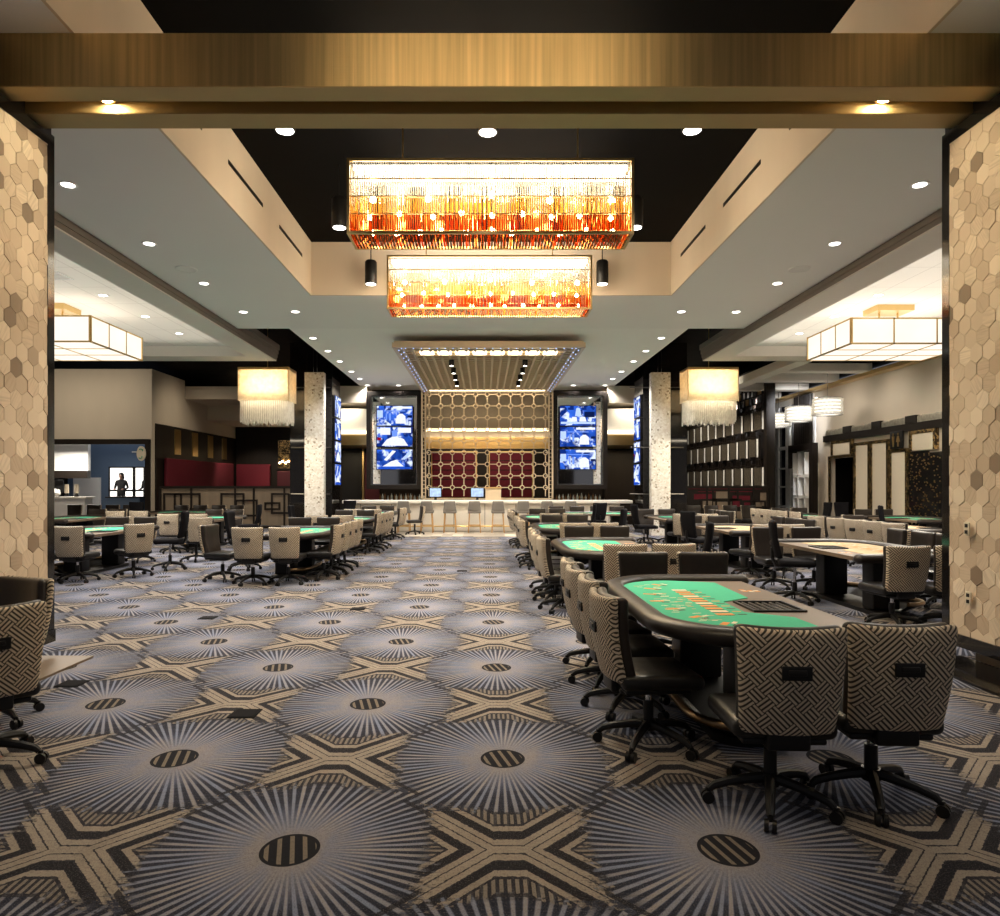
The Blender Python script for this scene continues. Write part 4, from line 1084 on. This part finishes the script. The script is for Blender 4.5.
# ------------------------------------------------------------------ chairs
def star_base(t, rad=.31, detail=True):
    if detail:
        MB().cyl(0, 0, .10, .16, .045, 'blackplastic', 14).cyl(0, 0, .16, .28, .032, 'blackplastic', 12).cyl(0, 0, .28, .37, .018, 'chrome', 10).build('gas_lift', t)
        for k in range(5):
            q = PI / 2 + k * 2 * PI / 5 + .3; c, s = math.cos(q), math.sin(q)
            pth = [(c * r, s * r, z) for r, z in ((.03, .135), (.12, .125), (.21, .108), (.275, .088), (rad - .012, .068))]
            leg = MB().tube(pth, [.028, .026, .023, .021, .017], 'blackplastic', 8).build('base_leg', t)
            b = MB()
            for o in (-.017, .017):
                x, y = c * rad - s * o, s * rad + c * o
                b.tube([(x - -s * .010, y - c * .010, .030), (x + -s * .010, y + c * .010, .030)], .030, 'blackplastic', 14)
            b.cyl(c * (rad - .004), s * (rad - .004), .05, .075, .014, 'blackplastic', 8)
            b.build('caster', leg)
    else:
        b = MB().cyl(0, 0, .08, .36, .03, 'blackplastic', 8)
        for k in range(5):
            q = PI / 2 + k * 2 * PI / 5 + .3; c, s = math.cos(q), math.sin(q)
            b.tube([(c * .03, s * .03, .125), (c * .2, s * .2, .10), (c * rad, s * rad, .06)], .022, 'blackplastic', 6); b.ball((c * rad, s * rad, .032), .032, 'blackplastic', 6)
        b.build('star_base', t)
def backfn(w0, w1, z0, z1, lean=.13, cv=.75):
    def f(x, y, z):
        q = (z - z0) / (z1 - z0)
        x2 = x * (w0 + (w1 - w0) * max(0, min(1, q)) ** .8)
        return (x2, y + x * x * cv - (z - z0) * lean - .02 * math.sin(max(0, min(1, q)) * PI), z - .10 * (max(0, q) ** 3) * (.06 - x * x) * 1.6)
    return f
def poker_chair(detail=True):
    t = thing('poker_chair', 'x', 'chair')
    sg, ct = (3, (3, 3, 0)) if detail else (2, (1, 1, 0))
    MB().rbox((0, .02, .445), (.50, .50, .095), .042, 'leather', sg, ct, lambda x, y, z: (x * (1 - .10 * max(0, -y)), y, z - .012 * max(0, y * 4 - .4) - .010 * max(0, .8 - (x * x + y * y) * 20))).build('seat', t)
    f = backfn(.86, 1.0, .45, .95)
    MB().rbox((0, -.205, .705), (.497, .075, .50), .036, 'brownleather', sg, (6, 0, 6) if detail else (3, 0, 3), f).build('backrest', t)
    p = MB().rbox((0, -.262, .695), (.507, .055, .515), .027, 'maze', sg, (8, 0, 7) if detail else (3, 0, 3), f).build('back_panel', t); p['label'] = 'taupe and black maze patterned back panel'
    b = MB()
    hz = .75; hy = -.262 - .0275 - (hz - .45) * .13 - .018
    b.rbox((0, hy - .002, hz), (.135, .016, .066), .006, 'blackplastic', 2).rbox((0, hy - .010, hz + .004), (.082, .012, .026), .004, 'leather', 2)
    b.build('handle', p)
    if detail:
        MB().rbox((0, .0, .385), (.40, .40, .035), .015, 'blackplastic').rbox((0, -.235, .405), (.20, .05, .09), .015, 'blackplastic').rbox((0, -.05, .365), (.17, .3, .05), .02, 'blackplastic').build('tilt_mechanism', t)
    star_base(t, .31, detail); remember(t); return t
def dealer_chair(detail=True):
    t = thing('dealer_chair', 'x', 'chair')
    MB().rbox((0, .02, .55), (.48, .47, .09), .042, 'blackfabric', 2, (2, 2, 0)).build('seat', t)
    f = backfn(.80, 1.0, .62, 1.12, .16, .7)
    MB().rbox((0, -.22, .87), (.45, .075, .52), .036, 'blackfabric', 3, (5, 0, 5), f).build('backrest', t)
    MB().tube([(0, -.05, .5), (0, -.24, .5), (0, -.285, .6), (0, -.29, .75)], .026, 'blackplastic', 8).build('back_support', t)
    MB().cyl(0, 0, .3, .5, .02, 'chrome', 10).build('gas_lift', t)
    star_base(t, .31, True); remember(t); return t
PROTO = {}
CHAIRS = []
def chair(kind, x, y, face, label, group):
    """face: compass turn of the sitter's gaze: 0 = +Y (away from camera), pi/2 = -X, pi = -Y, -pi/2 = +X"""
    far = kind == 'poker' and y > 12.9
    key = kind + ('_far' if far else '')
    if key not in PROTO:
        PROTO[key] = poker_chair(not far) if kind == 'poker' else dealer_chair()
        o = PROTO[key]; o.location = (x, y, 0); o.rotation_euler = (0, 0, face); o['label'] = label; o['group'] = group
        return o
    return dup(PROTO[key], (x, y, 0), face, label, group)
# ------------------------------------------------------------------ tables
def outline(ins, seg=8):
    L, xl, xr, R, r = 1.28 - ins, -.75 + ins, .65 - ins, .62 - ins, .13 - min(ins, .1)
    pts = []
    def arc(cx, cy, rad, a0, a1, n):
        for k in range(n + 1):
            q = a0 + (a1 - a0) * k / n; pts.append((cx + rad * math.cos(q), cy + rad * math.sin(q)))
    arc(xr - r, L - r, r, 0, PI / 2, 3); arc(xl + R, L - R, R, PI / 2, PI, seg); arc(xl + R, -L + R, R, PI, 1.5 * PI, seg); arc(xr - r, -L + r, r, -PI / 2, 0, 3)
    return pts
def poker_table(felt, name_felt):
    t = thing('poker_table', 'x', 'table')
    MB().prism(outline(.10), .705, .752, 'tablewood').build('tabletop', t, angle=30)
    rail = outline(.085, 12)[3:-3]
    rail = [(.58, rail[0][1])] + rail[1:-1] + [(.58, rail[-1][1])]
    b = MB(); b.tube([(x, y, .745) for x, y in rail], .07, 'brownleather', 14, prof=(.085, .058))
    for e in (0, -1): b.ball((rail[e][0], rail[e][1], .745), (.07, .085, .058), 'brownleather', 12)
    b.build('padded_rail', t)
    fo = [p for p in outline(.155, 12) if p[0] < .27]
    notch = [(.27, -.98), (.25, -.62), (.0, -.44), (.0, -.02), (.25, .16), (.27, .98)]
    fb_ = MB().prism(fo + notch, .752, .758, felt)
    # printed layout: a diagonal line of boxes, seat marks and card outlines
    b = fb_; rr = random.Random(12); z = .7592
    def q(x, y, w, h, m, a=0):
        c, s = math.cos(a), math.sin(a)
        b.add([(x + c * u - s * v, y + s * u + c * v, z) for u, v in ((-w, -h), (w, -h), (w, h), (-w, h))], [(0, 1, 2, 3)], m)
    for k in range(11):
        y = .52 - k * .105; q(-.165, y, .058, .040, 'print_orange' if k % 3 else 'print_cream'); q(-.165, y - .03, .058, .010, 'print_dark')
        q(-.05, y, .03, .012, 'print_orange' if k % 2 else 'print_dark')
    for k in range(9):
        a = PI / 2 + .25 + k * (PI - .5) / 8; x, y = -.02 + .46 * math.cos(a) , 1.0 * math.sin(a)
        if abs(y) < .95:
            q(x, y, .05, .022, 'print_orange', a); q(x + .07, y + .03, .035, .014, 'print_cream', a); q(x + .05, y - .05, .028, .014, 'print_dark', a)
    for k in range(46):
        x, y = rr.uniform(-.48, -.22), rr.uniform(-.8, .9); q(x, y, rr.uniform(.012, .035), .007, rr.choice(('print_orange', 'print_cream', 'print_cream', 'felt_tan')), rr.uniform(-.2, .2))
    f = b.build('felt', t, smooth=False); f['label'] = name_felt + ' with printed card layout'
    b = MB()
    for k in range(7): q2 = (.36 + .05 * (k % 3), .50 + .045 * (k // 3)); b.box(q2[0] - .02, q2[0] + .02, q2[1] - .014, q2[1] + .014, .752, .7535, 'print_cream' if k % 2 else 'print_orange')
    b.build('printed_emblem', t, smooth=False)
    b = MB(); b.box(.07, .09, -.42, -.02, .752, .766, 'blackplastic').box(.41, .43, -.42, -.02, .752, .766, 'blackplastic').box(.09, .41, -.42, -.40, .752, .766, 'blackplastic').box(.09, .41, -.04, -.02, .752, .766, 'blackplastic').box(.09, .41, -.40, -.04, .752, .756, 'blackgloss')
    for k in range(6): b.tube([(.125 + k * .05, -.38, .752), (.125 + k * .05, -.06, .752)], .012, 'blackplastic', 8)
    b.build('chip_tray', t)
    for y in (-.62, .62): MB().rbox((.0, y, .39), (.34, .26, .66), .02, 'blackplastic').build('pedestal', t)
    MB().prism(outline(.44), .0, .05, 'blackplastic').build('base_plate', t, angle=30)
    fr = outline(.30, 10)[4:-4]
    b = MB(); b.tube([(x, y, .165) for x, y in fr], .028, 'bronze', 10); b.build('foot_rail', t)
    b = MB(); inn = outline(.48, 10)[4:-4]; n = len(fr); vs = [(x, y, .15) for x, y in fr] + [(x, y, .05) for x, y in inn]
    b.add(vs, [(i, i + 1, n + i + 1, n + i) for i in range(n - 1)], 'blackplastic'); b.build('foot_ramp', t)
    remember(t); return t
TP = {}
TABLES = []
def table(x, y, rot, felt, label):
    if felt not in TP:
        TP[felt] = poker_table('felt_' + felt, {'green': 'green felt', 'tan': 'tan felt'}[felt]); o = TP[felt]; o.location = (x, y, 0); o.rotation_euler = (0, 0, rot); o['label'] = label; o['group'] = 'padded %s poker tables' % felt
        return o
    return dup(TP[felt], (x, y, 0), rot, label, 'padded %s poker tables' % felt)
rc = random.Random(21)
def jit(a=.05): return rc.uniform(-a, a)
AW, TO, FR, FL = 0.0, PI, -PI / 2, PI / 2      # away from camera, towards it, facing right (+X), facing left (-X)
def seats(tname, grp, lst):
    """lst: (side phrase, kind, x, y, face)"""
    for side, kind, x, y, f in lst:
        what = 'patterned chair' if kind == 'poker' else 'black dealer chair'
        chair(kind, x, y, f, '%s, %s, %s' % (what, side, tname), grp)
def row4(phr, x, ys, f): return [('%s from front on %s' % (ORD[i], phr), 'poker', x + jit(.02), y, f + jit(.08)) for i, y in enumerate(ys)]
G = 'chairs around the poker tables'
# right of the aisle
for i, cy in enumerate((5.07, 9.70, 14.25, 18.7)):
    tn = 'nearest green table' if i == 0 else '%s green table right of the aisle' % ORD[i]
    table(1.75, cy, 0, 'green', ('large green poker table nearest the camera, scattered with card prints' if i == 0 else '%s green felt poker table in the row right of the aisle' % ORD[i]))
    y0 = cy - 5.07
    L = row4('its aisle side', 1.03, [4.27 + y0, 4.96 + y0, 5.56 + y0, 6.16 + y0], FR + .06)
    L += [('left seat of its near end', 'poker', 1.443 if i == 0 else 1.6, 3.48 + y0, AW + (.02 if i else -.06)), ('right seat of its near end', 'poker', 1.985 if i == 0 else 2.17, 3.54 + y0, AW + (.02 if i else -.04)),
          ('left seat of its far end', 'poker', 1.58, 6.62 + y0, TO), ('right seat of its far end', 'poker', 2.17, 6.60 + y0, TO)]
    if i in (1, 2, 3): L.append(('at its dealer side', 'dealer', 2.75, (9.3, 14.9, 18.9)[i - 1], FL + jit(.5)))
    seats(tn, G, L)
table(3.5, 21.6, -PI / 2, 'green', 'green poker table set crosswise in front of the bar at the right')
L = [('behind it, %s from the left' % ORD[k], 'poker', 2.4 + k * .68, 22.75, TO + jit(.1)) for k in range(4)] + [('on its near side', 'dealer', 3.35, 20.5, AW + .2)]
seats('crosswise table before the bar', G, L)
# tan tables across the pit
for i, (cx, cy, fl) in enumerate(((5.02, 9.35, 'tan'), (5.1, 13.75, 'tan'), (5.15, 18.3, 'green'))):
    tn = ('first tan table beyond the pit', 'second tan table beyond the pit', 'green table behind the tan ones')[i]
    table(cx, cy, PI, fl, ('tan felt poker table, nearer of the two beyond the dealer pit', 'tan felt poker table, farther of the two beyond the dealer pit', 'green felt poker table behind the two tan ones')[i])
    L = [('left seat of its near end', 'poker', cx - .38, cy - 1.5, AW + (.06, .5, 0)[i]), ('right seat of its near end', 'poker', cx + .22, cy - 1.52, AW - .1),
         ('left seat of its far end', 'poker', cx - .45, cy + 1.52, TO), ('right seat of its far end', 'poker', cx + .18, cy + 1.52, TO + .1),
         ('at its dealer side', 'dealer', cx - (.72, .9, .95)[i], cy + (.2, -.3, -.2)[i], FR + (-.35, .3, .1)[i])]
    L += [('%s from front, far right side' % ORD[k], 'poker', cx + 1.08, cy - .1 + .67 * k, FL + .3 * (k == 0) + jit(.1)) for k in range(3)]
    seats(tn, G, L)
# third column at the right
table(8.75, 14.1, 0, 'tan', 'tan poker table partly hidden by the right pillar'); table(9.35, 19.5, 0, 'green', 'green poker table in front of the low crimson screen at right'); table(11.2, 18.0, PI, 'green', 'green poker table right under the cream padded panels')
seats('table hidden by right pillar', G, row4('its left side', 7.6, [12.4, 13.08, 13.76, 14.44, 15.3], FR + .25) + [('left seat of its far end', 'poker', 8.5, 15.65, TO)])
seats('table before the low crimson screen', G, row4('its left side', 8.32, [17.9, 18.55, 19.2, 19.85, 20.5], FR + .1) + [('left seat of its far end', 'poker', 9.1, 21.0, TO), ('right seat of its far end', 'poker', 9.7, 21.0, TO), ('at its dealer side', 'dealer', 10.15, 20.9, FL)])
seats('table under the cream panels', G, [('left seat of its far end', 'poker', 10.9, 19.6, TO), ('right seat of its far end', 'poker', 11.5, 19.6, TO), ('at its dealer side', 'dealer', 10.2, 17.2, FR - .4), ('behind its far end', 'dealer', 10.75, 20.5, TO)])
seats('metal screen row at right', G, [('%s from left in a row' % ORD[k], 'poker', 7.25 + k * .64, 23.7, TO + jit(.1)) for k in range(4)])
# left of the aisle
for i, cy in enumerate((12.85, 17.45, 21.7)):
    tn = '%s table left of the aisle' % ORD[i]
    table(-3.5, cy, PI, 'green', '%s green felt poker table in the row left of the aisle' % ORD[i])
    y0 = cy - 12.85
    n = (4, 4, 2)[i]
    L = row4('its aisle side', -2.77, [11.95 + y0 + .6 * k for k in range(n)], FL - .05)
    L += [('left seat of its near end', 'poker', -3.79, 11.32 + y0, AW), ('right seat of its near end', 'poker', -3.22, 11.36 + y0, AW + .04), ('left seat of its far end', 'poker', -3.9, 14.4 + y0, TO), ('right seat of its far end', 'poker', -3.3, 14.4 + y0, TO)]
    if i == 0: L += [('by its left corner', 'poker', -4.45, 11.75, FR - .15), ('at its dealer side', 'dealer', -4.62, 13.25, FR)]
    if i == 1: L += [('at its dealer side', 'dealer', -4.65, 17.6, FR)]
    if i == 2: L += [('turned aside near the bar', 'poker', -2.3, 22.9, FL + .2), ('behind its far end', 'dealer', -4.6, 23.4, TO)]
    seats(tn, G, L)
# far left columns
for i, (cx, cy, a) in enumerate(((-7.4, 13.15, 0), (-7.3, 18.2, 0))):
    tn = '%s table beyond the left pit' % ORD[i]
    table(cx, cy, a, 'green', '%s green poker table beyond the left dealer pit' % ('nearer', 'farther')[i])
    L = [('left seat of its near end', 'poker', cx - .15, cy - 1.55, AW) if i == 0 else ('left seat of its near end', 'poker', cx - .2, cy - 1.55, AW), ('right seat of its near end', 'poker', cx + .45, cy - 1.5, AW + .05),
         ('left seat of its far end', 'poker', cx - .5, cy + 1.5, TO), ('right seat of its far end', 'poker', cx + .1, cy + 1.5, TO), ('at its dealer side', 'dealer', (-6.05, -6.25)[i], cy + .15, FL + .2)]
    if i == 0: L += [('turned toward its right corner', 'poker', -6.25, 12.3, FL - .75), ('alone behind the dealer', 'poker', -6.15, 14.75, FL - .9)]
    L[0] = (L[0][0], 'poker', L[0][2] + (.72 if i == 0 else 0), L[0][3], L[0][4]) if i == 0 else L[0]
    if i == 0: L[1] = ('right seat of its near end', 'poker', cx + .0, cy - 1.52, AW)
    seats(tn, G, L)
table(-10.9, 18.2, 0, 'green', 'green poker table at the far left before the cashier opening')
seats('far left table before the cashier', G, [('right seat of its near end', 'poker', -9.85, 18.7, AW), ('beside the right near seat', 'poker', -9.25, 18.75, AW), ('left seat of its far end', 'poker', -11.2, 19.75, TO), ('right seat of its far end', 'poker', -10.6, 19.75, TO), ('at its left side', 'poker', -11.95, 17.9, FR), ('second at its left side', 'poker', -11.95, 18.6, FR)])
table(-9.6, 22.7, -PI / 2, 'green', 'green poker table set crosswise before the low wood screen')
seats('crosswise table before wood screen', G, [('behind it, %s from the left' % ORD[k], 'poker', -10.6 + k * .64, 24.0, TO + jit(.08)) for k in range(4)] + [('on its near side', 'dealer', -10.7, 21.5, AW)])
seats('cashier opening row', G, [('%s from left in a row' % ORD[k], 'poker', -14.6 + k * .66, 24.4, TO + jit(.08)) for k in range(4)])
# two chairs at the very left of the photograph
chair('poker', -2.87, 3.95, AW + .8, 'patterned-back chair cut off by the left picture edge, its back panel facing out', G)
chair('poker', -3.38, 4.69, 2.75, 'chair showing its leather front, behind the cut off chair at the left edge', G)
# floor boxes let into the carpet
fb = None
for px, py, lab in ((72, 684, 'by the left pillar'), (245, 714, 'left of centre, nearest the camera'), (208, 618, 'second along the left carpet'), (358, 609, 'farther up the aisle carpet'), (462, 571, 'farthest away in mid aisle')):
    Y = 1104 / (py - 486.5); X = (px - 484) * Y / 690; lab = 'dark square floor box lid set in the carpet, ' + lab
    if fb is None:
        fb = thing('floor_box', lab, 'floor box', (X, Y, 0), .0, 'floor boxes'); MB().rbox((0, 0, .003), (.19, .19, .008), .0035, 'blackfabric').build('frame', fb); MB().box(-.075, .075, -.075, .075, .006, .009, 'blackfabric').build('lid', fb, smooth=False); remember(fb)
    else: dup(fb, (X, Y, 0), 0, lab)
# ------------------------------------------------------------------ people in the booth
def person(lab, x, y, z, turn, lean):
    t = thing('person', lab, 'person', (x, y, z), turn)
    J = {'pel': (0, 0, .95), 'sp': (0, 0, 1.12), 'ch': (0, .01, 1.32), 'nk': (0, .01, 1.47), 'hd0': (0, -.01, 1.54), 'hd': (0, -.02, 1.66), 'ht': (0, -.01, 1.72)}
    E_ = [('pel', 'sp'), ('sp', 'ch'), ('ch', 'nk'), ('nk', 'hd0'), ('hd0', 'hd'), ('hd', 'ht')]
    R = {'pel': (.16, .12), 'sp': (.145, .11), 'ch': (.165, .12), 'nk': (.06, .06), 'hd0': (.07, .08), 'hd': (.085, .10), 'ht': (.06, .07)}
    for s, n in ((-1, 'l'), (1, 'r')):
        for k, (p, r) in {'sh': ((s * .19, .01, 1.40), .065), 'el': ((s * .27, .03, 1.12), .048), 'wr': ((s * .20, -.20, 1.06), .032), 'ha': ((s * .16, -.27, 1.05), .032), 'hp': ((s * .09, 0, .88), .10), 'kn': ((s * .10, -.02, .48), .062), 'an': ((s * .10, .02, .09), .042), 'to': ((s * .11, -.15, .045), .04)}.items(): J[k + n] = p; R[k + n] = (r, r)
        E_ += [('ch', 'sh' + n), ('sh' + n, 'el' + n), ('el' + n, 'wr' + n), ('wr' + n, 'ha' + n), ('pel', 'hp' + n), ('hp' + n, 'kn' + n), ('kn' + n, 'an' + n), ('an' + n, 'to' + n)]
        for f in range(4):
            k = 'f%d%s' % (f, n); J[k] = (s * (.125 + .022 * f), -.345 + .006 * abs(f - 1), 1.04); R[k] = (.009, .009); E_.append(('ha' + n, k))
        J['th' + n] = (s * .115, -.29, 1.07); R['th' + n] = (.010, .010); E_.append(('wr' + n, 'th' + n))
    names = list(J); me = bpy.data.meshes.new('body'); me.from_pydata([J[k] for k in names], [(names.index(a), names.index(b)) for a, b in E_], [])
    o = bpy.data.objects.new('body', me); COL.objects.link(o); o.modifiers.new('skin', 'SKIN'); o.modifiers.new('sub', 'SUBSURF').render_levels = 2
    for i, k in enumerate(names): me.skin_vertices[0].data[i].radius = R[k]; me.skin_vertices[0].data[i].use_root = (k == 'pel')
    o.modifiers['sub'].levels = 2
    dg = bpy.context.evaluated_depsgraph_get(); m2 = bpy.data.meshes.new_from_object(o.evaluated_get(dg)); bpy.data.objects.remove(o)
    m2.materials.clear(); m2.materials.append(M['cloth']); m2.materials.append(M['skin'])
    for p in m2.polygons:
        p.use_smooth = True; c = p.center
        p.material_index = 1 if c.z > 1.49 or c.y < -.22 and c.z > .9 else 0
    o = bpy.data.objects.new('body', m2); COL.objects.link(o); o.parent = t
    b = MB().ball((0, .015, 1.68), (.105, .115, .11), 'hair', 14); b.v = [(x_, y_ + (.03 if z_ < 1.66 and y_ < -.02 else 0), z_) for x_, y_, z_ in b.v]
    b.tube([(0, .06, 1.70), (0, .08, 1.55), (0, .07, 1.44)], [.09, .10, .06], 'hair', 10); b.build('hair', t)
    MB().ball((.035, -.108, 1.675), .012, 'white', 8).ball((-.035, -.108, 1.675), .012, 'white', 8).ball((.035, -.118, 1.675), .006, 'hair', 6).ball((-.035, -.118, 1.675), .006, 'hair', 6).build('eye', t)
    MB().ball((0, -.125, 1.64), (.014, .02, .024), 'skin', 8).build('nose', t); MB().ball((0, -.108, 1.60), (.028, .008, .007), 'darkred', 8).build('mouth', t)
    b = MB()
    for s in (-1, 1): b.ball((s * .092, 0, 1.645), (.012, .022, .03), 'skin', 8)
    b.build('ear', t); return t
person('person in dark clothes standing in front of the bright booth window', -15.72, 29.9, .42, .1, 0)
person('person in dark clothes half hidden by the dark frame at the right of the booth', -14.52, 29.75, .42, -.2, 0)
# ------------------------------------------------------------------ light, camera
w = bpy.data.worlds.new('world'); SC.world = w; w.use_nodes = True
w.node_tree.nodes['Background'].inputs[0].default_value = (.95, .93, 1.0, 1); w.node_tree.nodes['Background'].inputs[1].default_value = .11
# unseen lights added to brighten the far walls, screens, booth and passages
for x in (-17.5, -15.5, -13.8): spot(x, 23.8, 6.3, 190, 2.0, .5, (1, .86, .66), (0, 1, -.75), 1)
for y in (28.5, 31, 34): spot(-10.4, y, 6.3, 230, 1.9, .5, (1, .84, .62), (-.75, .1, -1), 1)
for x in (-12, -10): spot(x, 33, 4.6, 260, 1.6, .08, (1, .84, .64), (.1, .5, -1))
for x in (-11.5, -9.8, -8.1): spot(x, 24.6, 6.2, 260, 1.2, .08, (1, .9, .75), (0, .25, -1))
for x0_, x1_ in ((-12.7, -6.7), (7.0, 10.5)): area((x0_ + x1_) / 2, 12, 5.14, x1_ - x0_, 13, 110, (1, .92, .8), (0, 0, 1))  # added upward fill that brightens the tray ceilings, no fixture there
area(-15.8, 29.4, 5.6, 4, 2, 60, (.95, .96, 1)); area(-17, 28.2, 3.1, 2, .6, 140, (1, .92, .8))
for y in (26.5, 29, 31.5, 34): spot(7.6, y - 1, 6.3, 700, 1.7, .4, (1, .88, .7), (.9, 0, -1), 1)
for x in (7.8, 9.0, 10): spot(x, 24.2, 6.2, 200, 1.2, .08, (1, .88, .7), (0, .3, -1))
for y in (9, 12, 15, 18, 20.8, 23.2): spot(10.6, y, 5.1, 110, 2.1, .3, (1, .9, .76), (.8, 0, -1), 1)
for y in (26.8, 29): spot(10.9, y + 1, 5.1, 900, 1.6, .2, (.95, .97, 1), (.7, 0, -1))
spot(11.0, 23.4, 5.0, 1100, 1.2, .2, (.96, .97, 1), (.22, 1, -.42), 1)  # added to brighten the near-facing sides of the white window frames
for x in (-5.5, 5.8): area(x, 27.6, 3.1, 1.4, 1.0, 40, (1, .78, .48)); area(x, 26.3, 4.7, 1.4, .2, 25, (1, .85, .62))
area(.12, 28.0, 3.4, 4, .5, 35, (1, .84, .62), (0, .5, -1))
cam = bpy.data.cameras.new('camera'); co = bpy.data.objects.new('camera', cam); COL.objects.link(co); SC.camera = co
co.location = (0, 0, EYE); co.rotation_euler = (PI / 2, 0, 0)
cam.sensor_fit = 'HORIZONTAL'; cam.sensor_width = 36; cam.lens = 690 / 1000 * 36; cam.shift_x = .016; cam.shift_y = .0285; cam.clip_end = 200
SC.view_settings.view_transform = 'Standard'; SC.view_settings.look = 'None'; SC.view_settings.gamma = 1; SC.view_settings.use_curve_mapping = False
SC.view_settings.exposure = 0.12
try:
    SC.cycles.use_denoising = True; SC.cycles.max_bounces = 8; SC.cycles.transparent_max_bounces = 16; SC.cycles.sample_clamp_indirect = 6
except Exception: pass
